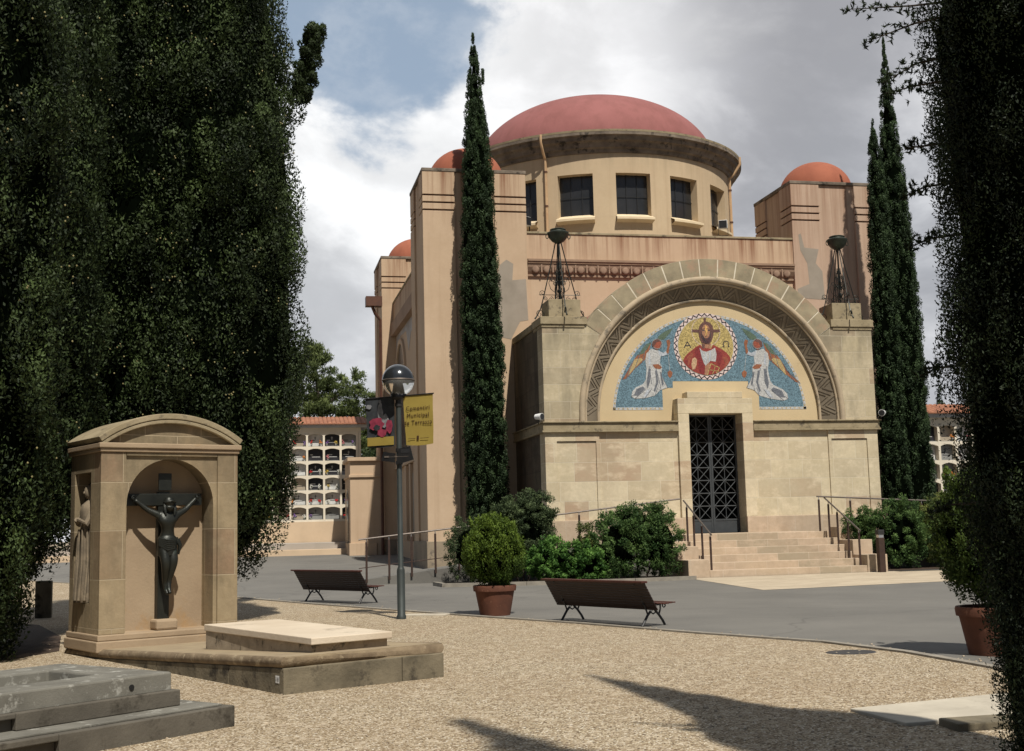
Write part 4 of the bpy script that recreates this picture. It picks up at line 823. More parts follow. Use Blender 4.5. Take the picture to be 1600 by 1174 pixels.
# ------------------------------------------------------------------ bollard
b=empty('bollard',(2.62,-5.62,0),0,'dark square bollard light in front of the right cheek block of the steps','bollard'); m=MB(); m.box(-.09,.09,-.09,.09,0,.98); m.build('post','post_brown',b,bevel=.01); m=MB(); m.box(-.075,.075,-.075,.075,.981,1.06); m.build('light_band','steel_bright',b); m=MB(); m.box(-.095,.095,-.095,.095,1.061,1.20); m.build('cap','iron',b,bevel=.01)

# ------------------------------------------------------------------ lamp post
lp=empty('lamp_post',(-12.36,-16.66,0),0,'grey lamp post with a glass globe in the gravel behind the crucifix grave','lamp post')
m=MB(); m.lathe([(.085,0),(.085,.06),(.07,.08),(.07,.84),(.062,.87),(.047,.9),(.045,3.80)],n=20); m.build('pole','pole',lp,smooth=True)
m=MB(); m.lathe([(.05,3.70),(.05,3.80),(.13,3.84),(.135,3.90),(.11,3.94),(.085,4.06),(.07,4.12),(0,4.12)],n=24); m.build('lamp_fitting','iron',lp,smooth=True)
m=MB(); m.ball((0,0,4.15),.285,36,12,z0=-.86,z1=0); g_=m.build('globe','globe',lp,smooth=True)
m=MB(); m.ball((0,0,4.15),.287,36,12,z0=0.01,z1=1); m.build('globe_hood',soft('globe_hood_grey',(.07,.075,.08,1),(.05,.055,.06,1),3,.18,.7,bd=0,spec=.6),lp,smooth=True)
m=MB(); m.lathe([(.288,-.012),(.295,0),(.288,.012)],c=(0,0,4.15),n=36); m.build('globe_band','steel',lp,smooth=True)
m=MB()
for z in (3.72,2.92,2.70): m.lathe([(.062,-.03),(.062,.03)],c=(0,0,z),n=16)
m.build('clamp','iron',lp)
BA=rad(-40)
def banner(sgn,name,label,mat):
    r=empty(name,(-12.36,-16.66,0),BA,label,'banner'); rng_=np.random.default_rng(5+sgn); W=.62; H=.86; nx,nz=14,16; vs=[]; fs=[]
    for j in range(nz+1):
        for i in range(nx+1):
            u=i/nx; v=j/nz; x=sgn*(.09+u*W)+(.06*v*(1-u) if sgn>0 else -.05*v*u*-1); y=.006*sin(u*7+v*3)*v+.004*sin(v*9+u*2); vs.append((x,y,3.86-v*H-.02*sin(u*PI)*v))
    for j in range(nz):
        for i in range(nx): a=j*(nx+1)+i; fs.append((a,a+1,a+nx+2,a+nx+1))
    m=MB(); m.add(vs,fs); c=m.build('cloth',mat,r,smooth=True)
    m=MB(); m.tube([(sgn*.04,0,3.87),(sgn*(.11+W),0,3.87)],.012,6); m.build('arm','iron',r); return r,c
def txt(s,size,mat,parent,x,z,y=-.012,name='lettering',align='CENTER'):
    cu=bpy.data.curves.new('t','FONT'); cu.body=s; cu.size=size; cu.extrude=.001; cu.align_x=align; cu.space_character=1.12; o=bpy.data.objects.new('t',cu); COL.objects.link(o)
    dg=bpy.context.evaluated_depsgraph_get(); me=bpy.data.meshes.new_from_object(o.evaluated_get(dg)); bpy.data.objects.remove(o)
    me.materials.clear(); me.materials.append(M[mat]); q=bpy.data.objects.new(name,me); COL.objects.link(q); q.parent=parent; q.rotation_euler=(PI/2,0,0); q.location=(x,y,z); return q
br,bc=banner(1,'street_banner','yellow street banner with dark lettering on the right of the lamp post','banner_y')
for i,s in enumerate(('Cementiri','Municipal','de Terrassa')): txt(s,.108,'ink',bc,.405,3.60-i*.125,-.0118)
m=MB(); m.box(.38,.42,-.016,-.011,3.08,3.15); m.box(.20,.35,-.016,-.013,3.10,3.108); m.box(.45,.62,-.016,-.013,3.10,3.108); m.build('small_crest','ink',bc)
bl,bc2=banner(-1,'street_banner','dark printed street banner with pink flowers and yellow hem, left of the lamp post','banner_print')
def blob(c,rx,rz,mat,name,k=0,sq=1,n=14):
    m=MB(); m.prism([(c[0]+rx*cos(2*PI*i/n)*(1+.18*sin(3*i+k)),c[1]+rz*sin(2*PI*i/n)*(1+.15*cos(2*i+k))) for i in range(n)],-.016-.0015*k,-.011-.0015*k); return m.build(name,mat,bc2)
m=MB(); m.box(-.66,-.10,-.016,-.0115,3.02,3.17); m.build('yellow_hem','banner_y',bc2)
blob((-.38,3.62),.055,.16,'p_grey','printed_statue',1); blob((-.385,3.80),.03,.035,'p_grey','printed_statue_head',2); blob((-.28,3.45),.08,.12,'p_grey','printed_stone',0)
blob((-.46,3.40),.15,.12,'p_pink','printed_flowers',2); blob((-.19,3.35),.07,.12,'p_pink','printed_flowers',3); blob((-.34,3.24),.10,.07,'p_pink','printed_flowers',4); blob((-.45,3.34),.07,.05,'banner_print','printed_shadow',5); blob((-.62,3.72),.06,.04,'p_grey','printed_light',3)
sg=empty('small_sign_panel',(-12.36,-16.66,0),rad(-25),'small dark tilted panel fixed to the lamp post under the banners','sign'); m=MB(); m.prism([(-.03,2.66),(.29,2.74),(.23,2.98),(.02,2.94)],-.09,-.07); m.prism([(-.30,2.74),(-.06,2.70),(-.05,2.86),(-.26,2.90)],-.09,-.07); m.build('panel','black',sg); m=MB(); m.box(.06,.22,-.094,-.091,2.86,2.93); m.build('panel_picture','glass_dark',sg); m=MB(); m.tube([(-.2,-.08,2.80),(.2,-.08,2.80)],.012,6); m.box(-.24,-.16,-.10,-.06,2.79,2.82); m.build('bracket','steel',sg)

# ------------------------------------------------------------------ benches
def make_bench(loc,rz,label):
    r=empty('slatted_bench',loc,rz,label,'bench','slatted benches along the gravel edge'); Lh=1.28
    for s in (-1,1):
        x=s*1.03; m=MB(); t=lambda pts,w=.022:m.tube([(x,y,z) for y,z in pts],w,6)
        t([(-.05,.0),(.02,.10),(.09,.20),(.19,.30),(.24,.40)]); t([(.50,.0),(.44,.10),(.36,.20),(.26,.30),(.20,.40)])   # crossed legs
        t([(.02,.40),(.06,.30),(.10,.20)],.015); t([(.40,.40),(.40,.30),(.36,.20)],.015); t([(.225,.27+.05*1),(.225,.38)],.012)
        t([(.16,.26),(.225,.22),(.30,.26)],.014)
        t([(-.02,.42),(.12,.40),(.34,.39),(.48,.41),(.52,.385)],.02); t([(.03,.40),(-.02,.50),(-.09,.66),(-.17,.80),(-.22,.80)],.02)
        m.tube([(x,.49+.035*cos(a),.365+.035*sin(a)) for a in [2*PI*k/10 for k in range(10)]],.012,5,close=True)
        m.build('leg','iron',r,smooth=True)
    m=MB()
    for k in range(6):
        y=.07+k*.078; z=.428-.018*sin(k/5*PI)*1+ (0 if k<5 else -.005); m.box(-Lh,Lh,y,y+.058,z,z+.022)
    m.build('seat','wood',r,bevel=.004)
    m=MB()
    for k in range(-3,7):
        z=.47+k*.052; y=.005-k*.030; m.add([(-Lh,y-.0,z),(Lh,y,z),(Lh,y-.026,z+.046),(-Lh,y-.026,z+.046),(-Lh,y-.020,z-.008),(Lh,y-.020,z-.008),(Lh,y-.046,z+.038),(-Lh,y-.046,z+.038)],[(0,1,2,3),(7,6,5,4),(4,5,1,0),(3,2,6,7),(1,5,6,2),(4,0,3,7)])
    m.build('backrest','wood_dark',r,bevel=.003)
    m=MB(); m.box(-Lh-.02,Lh+.02,-.30,-.16,.825,.865); m.build('top_rail','wood',r,bevel=.006)
    return r
b1=make_bench((-13.16,-10.75,.005),rad(-57.5),'slatted iron bench left of the lamp post, farther from the camera')
b1.scale=(.95,.88,.82); b2=copy_tree(b1); b2.scale=(.93,.85,.79); b2.location=(-9.54,-19.38,.005); b2.rotation_euler.z=rad(-65); b2['label']='slatted iron bench right of the potted shrub, nearest to the camera'

# ------------------------------------------------------------------ potted shrubs
def pot(loc,label,seed,s=1.,sc=(1,1,1)):
    r=empty('terracotta_planter',loc,0,label,'plant pot','terracotta planters along the gravel edge'); m=MB()
    m.lathe([(0,0),(.265*s,0),(.345*s,.42),(.375*s,.425),(.385*s,.50),(.375*s,.525),(.335*s,.525),(.325*s,.44),(0,.44)],n=40); m.build('pot','terracotta',r,smooth=True,angle=30)
    m=MB(); m.lathe([(0,.455),(.325*s,.45)],n=24); m.build('soil','soil',r); return r
def ball_shrub(loc,label,seed,rx,z0,z1,mt='f_thuja'):
    g=np.random.default_rng(seed); L=[]; zc=(z0+z1)/2; hz=(z1-z0)/2; root=empty('clipped_conifer',loc,0,label,'shrub','clipped conifers in the planters')
    for i in range(430):
        d=g.normal(size=3); d/=np.linalg.norm(d); q=g.uniform(.75,.98); z=zc+d[2]*hz*q; k=1-.25*max(0,(z-zc)/hz); s=g.uniform(.05,.10)
        L.append((d[0]*rx*q*k,d[1]*rx*q*k,z,s,s,s*1.7,g.uniform(.25,1)*(1 if d[2]>-.3 else .55)))  # lower clumps dimmed: underside shade put into the leaf tint
    L+=[(rx*.9*cos(q*1.7)*.8,rx*.9*sin(q*1.7)*.8,zc+hz*(.2+.75*((q*.37)%1)),.03,.03,.10,.9) for q in range(26)]
    leaf_mesh('foliage',mt,L,75,.038,.019,up=.9,parent=root,seed=seed)
    m=MB(); m.ball((0,0,zc),(rx*.74,rx*.74,hz*.78),16,10); m.build('shade_core','core',root,smooth=True); m=MB(); m.tube([(0,0,.45),(0,0,zc)],.03,8); m.build('trunk','bark',root); return root
pot((-10.69,-16.55,0),'terracotta planter between the two benches',1); ball_shrub((-10.69,-16.55,0),'bright green clipped conifer in the planter between the benches',11,.58,.50,1.74)
pot((-6.84,-25.7,0),'terracotta planter at the right edge beside the near cypress',2); ball_shrub((-6.84,-25.7,0),'yellow green clipped conifer in the right edge planter by the near cypress',12,.60,.56,2.1,'f_thuja_dark')
# ------------------------------------------------------------------ crucifix grave
MO=(-14.582,-26.117,0); MT=.455
W,L=1.843,6.25; sl=-.046
gp=empty('grave_platform',MO,MT,'long mossy stone grave platform with rounded rim under the crucifix shrine','grave platform')
def sbox(m,x0,x1,y0,y1,z0,z1,zs0=0,zs1=1):   # box whose top follows the slight fall of the platform
    f=lambda y,z,k:z+sl*y*k
    m.add([(x0,y0,f(y0,z0,zs0)),(x1,y0,f(y0,z0,zs0)),(x1,y1,f(y1,z0,zs0)),(x0,y1,f(y1,z0,zs0)),(x0,y0,f(y0,z1,zs1)),(x1,y0,f(y0,z1,zs1)),(x1,y1,f(y1,z1,zs1)),(x0,y1,f(y1,z1,zs1))],[(3,2,1,0),(4,5,6,7),(0,1,5,4),(1,2,6,5),(2,3,7,6),(3,0,4,7)])
m=MB(); sbox(m,0,1.33,0,1.2,-.5,.25); sbox(m,1.337,W,0,1.2,-.5,.25); sbox(m,0,W,1.206,3.1,-.5,.25); sbox(m,0,W,3.106,L,-.5,.25); m.build('base_block','mossy',gp,bevel=.01)
m=MB(); e=.035; m.tube([(e,e,.30),(W-e,e,.30),(W-e,L-e,.30+sl*L),(e,L-e,.30+sl*L)],.055,12,close=True); m.build('rounded_rim','torus',gp,smooth=True,angle=60)
m=MB(); sbox(m,.03,W-.03,.03,L-.03,.24,.352,1,1); m.build('top_slab','platform',gp)
m=MB(); m.add([(-.004,.16,.175),(-.004,.08,.175),(-.004,.08,.105),(-.004,.16,.105)],[(0,1,2,3)]); pl_=m.build('number_plate','white',gp)
m=MB()
for y0,y1 in ((.145,.138),(.118,.110),(.102,.094)): m.add([(-.007,y0,.16),(-.007,y1,.16),(-.007,y1,.12),(-.007,y0,.12)],[(0,1,2,3)])
m.build('plate_digits','black',pl_)
lg=empty('ledger_slab',MO,MT,'cracked pale marble ledger slab lying on the grave platform in front of the crucifix','grave slab')
m=MB(); m.add([(.445,.27,.418),(1.39,.27,.418),(1.39,2.81,.432),(.445,2.81,.432),(.445,.27,.486),(1.39,.27,.486),(1.39,2.81,.506),(.445,2.81,.506)],[(3,2,1,0),(4,5,6,7),(0,1,5,4),(1,2,6,5),(2,3,7,6),(3,0,4,7)]); m.build('slab','ledger',lg,bevel=.008)
m=MB(); m.add([(.49,.33,.30),(1.36,.33,.30),(1.36,2.78,.18),(.455,2.78,.18),(.49,.33,.417),(1.36,.33,.417),(1.36,2.78,.431),(.455,2.78,.431)],[(3,2,1,0),(4,5,6,7),(0,1,5,4),(1,2,6,5),(2,3,7,6),(3,0,4,7)]); m.build('slab_base','ledger_edge',lg)
# shrine
SO=(MO[0]-5.0*sin(MT),MO[1]+5.0*cos(MT),0)
sh=empty('stone_shrine',SO,MT,'ochre stone shrine with a curved pediment and arched niche','shrine'); B0=.30
m=MB(); m.prism([(0,B0),(0,2.62),(1.87,2.62),(1.87,B0),(1.54,B0),(1.54,1.94)]+arc(.94,1.94,.60,0,180,24)[1:]+[(.34,B0)],.0,.30)
m.box(.28,1.87,.45,1.14,B0,2.62); m.box(.282,1.868,.301,.448,B0,2.615) if 0 else None
m.box(0,.279,.301,.36,B0,2.62); m.box(0,.279,.98,1.14,B0,2.62); m.box(0,.279,.361,.979,2.38,2.62); m.box(.002,.279,.361,.979,B0,.68); m.box(1.55,1.868,.301,.449,B0,2.62); m.box(.28,.33,.301,.449,B0,2.62)
body=m.build('body','mon',sh)
m=MB(); m.box(.28,1.56,.385,.452,B0,2.619); m.build('niche_back','mon_plain',body)
m=MB(); m.box(-.012,.32,-.035,-.0005,B0,2.62); m.box(1.59,1.882,-.035,-.0005,B0,2.62); m.box(.322,1.588,-.035,-.0005,2.575,2.62); m.build('pilaster','mon',sh,bevel=.008)
m=MB(); m.box(-.05,1.92,-.075,1.18,.08,.22); m.box(-.03,1.90,-.055,1.16,.221,.30); m.build('plinth','mon_plain',sh,bevel=.015)
m=MB(); m.box(-.03,1.90,-.06,1.17,2.622,2.67); m.box(-.05,1.92,-.085,1.17,2.672,2.74); m.build('cornice','mon_plain',sh,bevel=.012)
cz=2.742+.36-1.64; A0=math.degrees(math.asin(1.0/1.64))
m=MB(); m.prism([(.935+1.60*sin(rad(a)),cz+1.60*cos(rad(a))) for a in np.linspace(-36,36,20)]+[(1.86,2.743),(.01,2.743)],.0,1.12); pd=m.build('pediment','mon',sh)
m=MB(); ro=[(.935+1.68*sin(rad(a)),cz+1.68*cos(rad(a))) for a in np.linspace(-36.6,36.6,26)]; ri=[(.935+1.605*sin(rad(a)),cz+1.605*cos(rad(a))) for a in np.linspace(36.6,-36.6,26)]; m.prism(ro+ri,-.09,1.18)
ro=[(.935+1.60*sin(rad(a)),cz+1.60*cos(rad(a))) for a in np.linspace(-37,37,26)]; ri=[(.935+1.55*sin(rad(a)),cz+1.55*cos(rad(a))) for a in np.linspace(37,-37,26)]; m.prism(ro+ri,-.08,-.001); m.build('curved_roof','capstone',pd,bevel=.01)
m=MB(); m.box(.78,1.08,.05,.30,B0+.0,.44); m.build('cross_foot','mon_plain',sh,bevel=.03)
# crucifix
cr=empty('crucifix',SO,MT,'dark bronze crucifix standing in the arched niche of the stone shrine','crucifix')
m=MB(); m.box(.85,1.01,.20,.28,.44,2.12); m.box(.40,1.46,.19,.27,1.93,2.09); m.build('cross','bronze_dark',cr,bevel=.006)
m=MB(); m.box(.84,1.02,.165,.19,2.13,2.36); m.build('title_plaque','bronze_dark',cr,bevel=.006)
def skin(name,V,E,R,mat,parent,sub=2,root=0):
    me=bpy.data.meshes.new(name); me.from_pydata(V,E,[]); o=bpy.data.objects.new(name,me); COL.objects.link(o); o.modifiers.new('s','SKIN'); 
    for i,r in enumerate(R): me.skin_vertices[0].data[i].radius=(r,r) if not isinstance(r,tuple) else r; me.skin_vertices[0].data[i].use_root=(i==root)
    o.modifiers[0].use_smooth_shade=True; s=o.modifiers.new('u','SUBSURF'); s.levels=s.render_levels=sub
    dg=bpy.context.evaluated_depsgraph_get(); m2=bpy.data.meshes.new_from_object(o.evaluated_get(dg)); bpy.data.objects.remove(o); m2.materials.clear(); m2.materials.append(M[mat]); m2.name=name
    q=bpy.data.objects.new(name,m2); COL.objects.link(q); q.parent=parent; return q
def skinmesh(me): pass
X=.93
V=[(X,.10,1.47),(X+.01,.09,1.58),(X,.07,1.70),(X,.07,1.79),(X,.055,1.85),(X-.005,.01,1.90),(X-.005,-.005,1.945),
 (X-.12,.08,1.80),(X-.26,.11,1.87),(X-.385,.14,1.975),(X-.43,.15,2.01),
 (X+.12,.08,1.80),(X+.26,.11,1.87),(X+.385,.14,1.985),(X+.43,.15,2.025),
 (X-.055,.09,1.41),(X-.05,.0,1.17),(X-.02,.10,.92),(X-.01,.08,.81),(X-.01,.03,.76),
 (X+.055,.09,1.41),(X+.06,.0,1.19),(X+.025,.09,.93),(X+.015,.05,.82),(X+.015,.0,.77)]
E=[(0,1),(1,2),(2,3),(3,4),(4,5),(5,6),(3,7),(7,8),(8,9),(9,10),(3,11),(11,12),(12,13),(13,14),(0,15),(15,16),(16,17),(17,18),(18,19),(0,20),(20,21),(21,22),(22,23),(23,24)]
R=[(.095,.08),(.08,.065),(.115,.08),(.10,.07),.042,.06,.062,.05,.034,.026,.026,.05,.034,.026,.026,.075,.056,.036,.026,.02,.075,.056,.036,.026,.02]
R=[tuple(q*1.14 for q in r) if isinstance(r,tuple) else r*1.14 for r in R]
fg=skin('figure',V,E,R,'bronze_dark',cr)
m=MB(); m.lathe([(0,-.03),(.055,-.02),(.075,.02),(.076,.06),(.05,.10),(0,.112)],c=(X-.005,.03,1.93),n=14); 
for s in (-1,1): m.tube([(X+s*.06,.03,1.95),(X+s*.07,.0,1.88),(X+s*.06,-.01,1.80)],[.028,.026,.012],8)
m.tube([(X+.075*cos(a),.01+.07*sin(a),1.975+.01*sin(3*a)) for a in [2*PI*k/16 for k in range(16)]],.012,6,close=True); m.build('hair_and_thorn_crown','bronze_dark',fg,smooth=True)
m=MB(); m.lathe([(.10,.10),(.125,.07),(.13,0),(.135,-.08),(.128,-.16),(.10,-.17)],c=(X,.085,1.43),n=20,sy=.85)
for k in range(6): m.tube([(X-.13,.04,1.50-.018*k),(X-.04,-.03,1.47-.026*k),(X+.06,-.02,1.46-.02*k),(X+.13,.06,1.50-.012*k)],.012,6)
m.tube([(X+.12,.04,1.48),(X+.15,.02,1.40),(X+.14,.04,1.28)],[.035,.03,.012],8); m.build('loincloth','bronze_dark',fg,smooth=True)
m=MB()
for s in (-1,1):
    hx,hy,hz=X+s*.435,.145,2.015+(.012 if s>0 else 0); m.ball((hx+s*.012,hy,hz+.012),(.024,.012,.026),8,6)
    for k,(dx,dz,l) in enumerate(((.028,.004,.03),(.026,.016,.036),(.019,.028,.038),(.008,.034,.034),(-.012,.026,.028))): m.tube([(hx+s*dx*.7,hy,hz+dz*.8),(hx+s*dx*1.3,hy-.01,hz+dz+l*.4),(hx+s*dx*1.4,hy-.025,hz+dz+l*.55)],[.007,.006,.005],5)
m.build('hand','bronze_dark',fg,smooth=True)
# robed statue in the side niche
sd=empty('robed_statue',SO,MT,'weathered stone robed statue with a veil in the shaded side niche of the shrine','statue'); c0=(.12,.66)
m=MB(); pr=[(.0,.0),(.20,.0),(.215,.08),(.19,.25),(.165,.6),(.15,.85),(.165,1.05),(.175,1.18),(.15,1.27),(.07,1.33),(.05,1.36)]
n=30; vs=[]; 
for i in range(n):
    a=2*PI*i/n
    for r,z in pr:
        f=1+(.07*sin(7*a+z*2)+.04*sin(11*a))*(1 if z<1.0 else .3); vs.append((c0[0]+r*f*cos(a)*.85,c0[1]+r*f*sin(a),.69+z))
k=len(pr); m.add(vs,[(i*k+t,((i+1)%n)*k+t,((i+1)%n)*k+t+1,i*k+t+1) for i in range(n) for t in range(k-1)]); bd=m.build('body','statue',sd,smooth=True)
m=MB(); m.ball((c0[0]-.02,c0[1],.69+1.44),(.085,.075,.105),14,10); m.ball((c0[0]-.10,c0[1],.69+1.43),(.018,.014,.02),8,6); m.build('head','statue',sd,smooth=True)
m=MB(); m.lathe([(.155,-.28),(.13,-.10),(.11,.02),(.10,.09),(.05,.14),(0,.15)],c=(c0[0]+.02,c0[1],.69+1.43),n=20,a0=rad(-130),a1=rad(130)); m.build('veil','statue',sd,smooth=True)
m=MB()
for s in (-1,1): m.tube([(c0[0]-.02,c0[1]+s*.15,.69+1.2),(c0[0]-.12,c0[1]+s*.16,.69+1.02),(c0[0]-.19,c0[1]+s*.03,.69+1.08)],[.05,.045,.03],8)
for k_ in range(5): a=rad(130+25*k_); m.tube([(c0[0]+.16*cos(a),c0[1]+.17*sin(a),.69+.95),(c0[0]+.18*cos(a+.1),c0[1]+.19*sin(a+.1),.69+.5),(c0[0]+.20*cos(a-.05),c0[1]+.22*sin(a-.05),.69+.03)],[.012,.018,.022],6)
m.build('arms_and_folds','statue',bd,smooth=True)
# grey tomb in the left foreground
tb=empty('grey_tomb',(-15.007,-27.904,0),.72,'stepped grey stone tomb kerb at the lower left corner','tomb')
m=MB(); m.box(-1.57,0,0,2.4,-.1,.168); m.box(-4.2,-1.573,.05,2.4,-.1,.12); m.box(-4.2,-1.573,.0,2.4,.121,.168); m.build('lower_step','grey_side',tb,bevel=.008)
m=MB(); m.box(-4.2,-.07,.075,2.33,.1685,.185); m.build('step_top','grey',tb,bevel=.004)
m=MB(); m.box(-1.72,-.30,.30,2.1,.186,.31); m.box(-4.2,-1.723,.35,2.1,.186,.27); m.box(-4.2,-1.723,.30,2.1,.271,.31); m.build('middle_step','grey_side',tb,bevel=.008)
m=MB(); c_=[( -.34,.62),(-.34,1.75),(-4.2,1.75),(-4.2,.36),(-1.75,.36),(-.60,.36)]
def ring(z0,z1,o,i_):
    n=len(o); m.add([(x,y,z0) for x,y in o]+[(x,y,z1) for x,y in o]+[(x,y,z0) for x,y in i_]+[(x,y,z1) for x,y in i_],
      [(k,(k+1)%n,(k+1)%n+n,k+n) for k in range(n)]+[(k+2*n,k+3*n,(k+1)%n+3*n,(k+1)%n+2*n) for k in range(n)]+[(k+n,(k+1)%n+n,(k+1)%n+3*n,k+3*n) for k in range(n)])
o_=[(-.34,.36),(-.34,1.85),(-4.2,1.85),(-4.2,.36)]; i_=[(-.74,.76),(-.74,1.45),(-3.9,1.45),(-3.9,.76)]
ring(.312,.45,o_,i_); m.box(-3.9,-.74,.76,1.45,.3,.33); m.build('top_kerb','grey',tb,bevel=.03)
m=MB(); m.tube([(-.72,.352,.37),(-.72,.37,.37)],.022,12); m.build('drain_hole','black',tb)
m=MB(); m.box(-.02,.28,-.1,.1,-.1,.72); tag(m.build('dark_headstone','mossy',bevel=.02,loc=(-19.0,-12.4,0)),'small dark square headstone in the tree shade at the far left','headstone')

# ------------------------------------------------------------------ columbaria
def columbarium(loc,rz,ncol,nrow,pitch,ph,z0,label,seed,side):
    r=empty('columbarium',loc,rz,label,'columbarium'); g=random.Random(seed); Wd=ncol*pitch; t=.10; H=z0+nrow*ph
    m=MB(); m.box(-Wd-.18,.18,.35,1.6,-.6,H+.25)
    for i in range(ncol+1): m.box(-i*pitch-t/2,-i*pitch+t/2,0,.349,z0,H)
    for j in range(nrow+1): m.box(-Wd-t/2,t/2,.003,.348,z0+j*ph-.05,z0+j*ph+.05)
    m.box(-Wd-.18,.18,-.01,.348,H+.052,H+.25); m.box(.062,.18,-.008,.347,z0-.05,H+.05)
    # low arched heads of the openings
    for i in range(ncol):
        for j in range(nrow):
            xa,xb=-(i+1)*pitch+t/2,-i*pitch-t/2; zt=z0+(j+1)*ph-.05; xm=(xa+xb)/2; hw=(xb-xa)/2
            m.prism([(xa,zt),(xa,zt-.09)]+[(xm+hw*u,zt-.09+.085*(1-u*u)) for u in (-.8,-.5,-.2,.2,.5,.8)]+[(xb,zt-.09),(xb,zt)],.004,.12)
    m.build('frame','col_frame',r)
    m=MB(); m.box(-Wd-.2,.2,-.03,1.6,-.6,z0-.052); m.build('plinth','col_plinth',r)
    m=MB(); m.box(-Wd-.5,.5,-.22,1.9,H+.252,H+.40); m.build('eave','eave',r)
    m=MB(); n=int((Wd+1.1)/.21)
    for k in range(n):
        x=-Wd-.52+k*.21+.1; cs=[(.105*cos(a),.055*sin(a)) for a in [PI*q/6 for q in range(7)]]
        m.add([(x+u,-.34,H+.40+w) for u,w in cs]+[(x+u,1.0,H+.85+w) for u,w in cs],[(q,q+1,q+8,q+7) for q in range(6)]+[tuple(range(7))])
    m.box(-Wd-.52,.52,-.28,1.9,H+.401,H+.43); m.add([(-Wd-.52,-.3,H+.41),(.52,-.3,H+.41),(.52,1.0,H+.83),(-Wd-.52,1.0,H+.83),(.52,1.9,H+.43),(-Wd-.52,1.9,H+.43)],[(0,1,2,3),(3,2,4,5)]); m.build('tile_roof','tile',r,smooth=True)
    for i in range(ncol):
        for j in range(nrow):
            xa,xb=-(i+1)*pitch+t/2,-i*pitch-t/2; za,zb=z0+j*ph+.05,z0+(j+1)*ph-.05; mt=g.choice(['n_dark','n_dark','n_grey','n_white','n_white','n_cream','n_dark'])
            m=MB(); m.box(xa+.01,xb-.01,.24,.30,za+.005,zb-.01); q=m.build('niche_plaque',mt,r)
            m=MB(); y=.235
            m.box(xa+.10,xa+.10+g.uniform(.12,.3),y,.24,za+.30,za+.34); m.box(xa+.2,xb-.12,y,.24,za+.20,za+.225)
            if g.random()<.5: m.box((xa+xb)/2-.012,(xa+xb)/2+.012,y,.24,zb-.3,zb-.12); m.box((xa+xb)/2-.05,(xa+xb)/2+.05,y-.001,.24,zb-.2,zb-.175)
            m.build('inscription','n_white' if mt=='n_dark' else 'n_dark',q)
            m=MB(); m.box(xa+.02,xb-.02,.10,.239,za+.004,za+.03); m.build('ledge','n_grey',q)
            if g.random()<.72 and (i<6):
                for s in ((-1,1) if g.random()<.5 else (g.choice((-1,1)),)):
                    cl=g.choice(['red','pink','white','white','purple','yellow','orange','red']); L=[]; cx=(xa+xb)/2+s*pitch*g.uniform(.22,.36); gg=np.random.default_rng(seed*991+i*37+j*7+s)
                    vs=MB(); vs.lathe([(0,0),(.03,0),(.045,.08),(.035,.12)],c=(cx,.07,za+.03),n=10)
                    rw,cw=('bottom','second','third','fourth','fifth','top')[j if j<nrow-1 else 5],('rightmost','second','third','fourth','fifth','sixth')[i]
                    if nrow==5 and j==4: rw='top'
                    fr_=empty('flower_bunch',(0,0,0),0,f'{cl} flowers {"right" if s>0 else "left"} in the {rw} row, {cw} niche from the right of the {side} columbarium','flowers','flower bunches on the columbaria'); fr_.matrix_world=r.matrix_world if 0 else Matrix.LocRotScale(Vector(loc),Matrix.Rotation(rz,3,'Z').to_quaternion(),None)
                    vs.build('vase','n_grey',fr_,smooth=True)
                    for _ in range(12): d=gg.normal(size=3); d/=np.linalg.norm(d); f=gg.uniform(.02,.085); vs2=(cx+d[0]*f*1.1,.07+d[1]*f*.8,za+.20+d[2]*f*1.3); L.append(vs2)
                    p=MB(); 
                    for c in L: p.ball(c,gg.uniform(.02,.035),6,4)
                    p.build('petals','fl_'+cl,fr_,smooth=True); p=MB()
                    for c in L[:7]: p.ball((c[0]+.02,c[1]+.02,c[2]-.05),.026,6,4)
                    p.build('leaves','fl_green',fr_)
    return r
columbarium((-9.75,24.0,.55),0,10,6,.83,.725,1.56,'long columbarium wall with red tile roof left behind the chapel',4,'left')
m=MB(); m.box(-30,-7,21.5,23.9,.2,1.05); tag(m.build('grey_terrace_step','col_grey',bevel=.02),'pale grey terrace step in front of the left columbarium','step')
m=MB(); m.box(-30,-7,20.9,21.49,.2,.75); tag(m.build('orange_kerb_wall','tile' if 0 else 'col_plinth',bevel=.02),'low peach kerb wall at the end of the asphalt before the left columbarium','kerb wall')
columbarium((16.5,6.6,0),0,7,6,.75,.75,.72,'columbarium wall with red tile roof right of the chapel behind the hedge',9,'right')

# ------------------------------------------------------------------ trees
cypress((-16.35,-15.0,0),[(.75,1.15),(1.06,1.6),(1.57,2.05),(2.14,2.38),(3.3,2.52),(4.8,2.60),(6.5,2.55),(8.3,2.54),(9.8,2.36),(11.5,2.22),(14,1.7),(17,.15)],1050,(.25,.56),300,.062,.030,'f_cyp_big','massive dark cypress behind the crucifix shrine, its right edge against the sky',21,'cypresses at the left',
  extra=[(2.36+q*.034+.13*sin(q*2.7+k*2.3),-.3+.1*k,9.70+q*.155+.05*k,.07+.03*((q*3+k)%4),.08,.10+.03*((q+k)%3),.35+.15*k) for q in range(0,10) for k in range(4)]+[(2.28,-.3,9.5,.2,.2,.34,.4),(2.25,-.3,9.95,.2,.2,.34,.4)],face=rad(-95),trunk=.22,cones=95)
cypress((-19.2,-17.9,0),[(1.0,.9),(1.5,1.6),(2.8,2.1),(8,2.3),(11,2.1),(15,.9),(16.5,.1)],850,(.27,.58),260,.066,.032,'f_cyp_big','dark cypress with a bare lower trunk left of the crucifix shrine',22,'cypresses at the left',face=rad(-80),trunk=.24,trunk_top=3.5,cones=70)
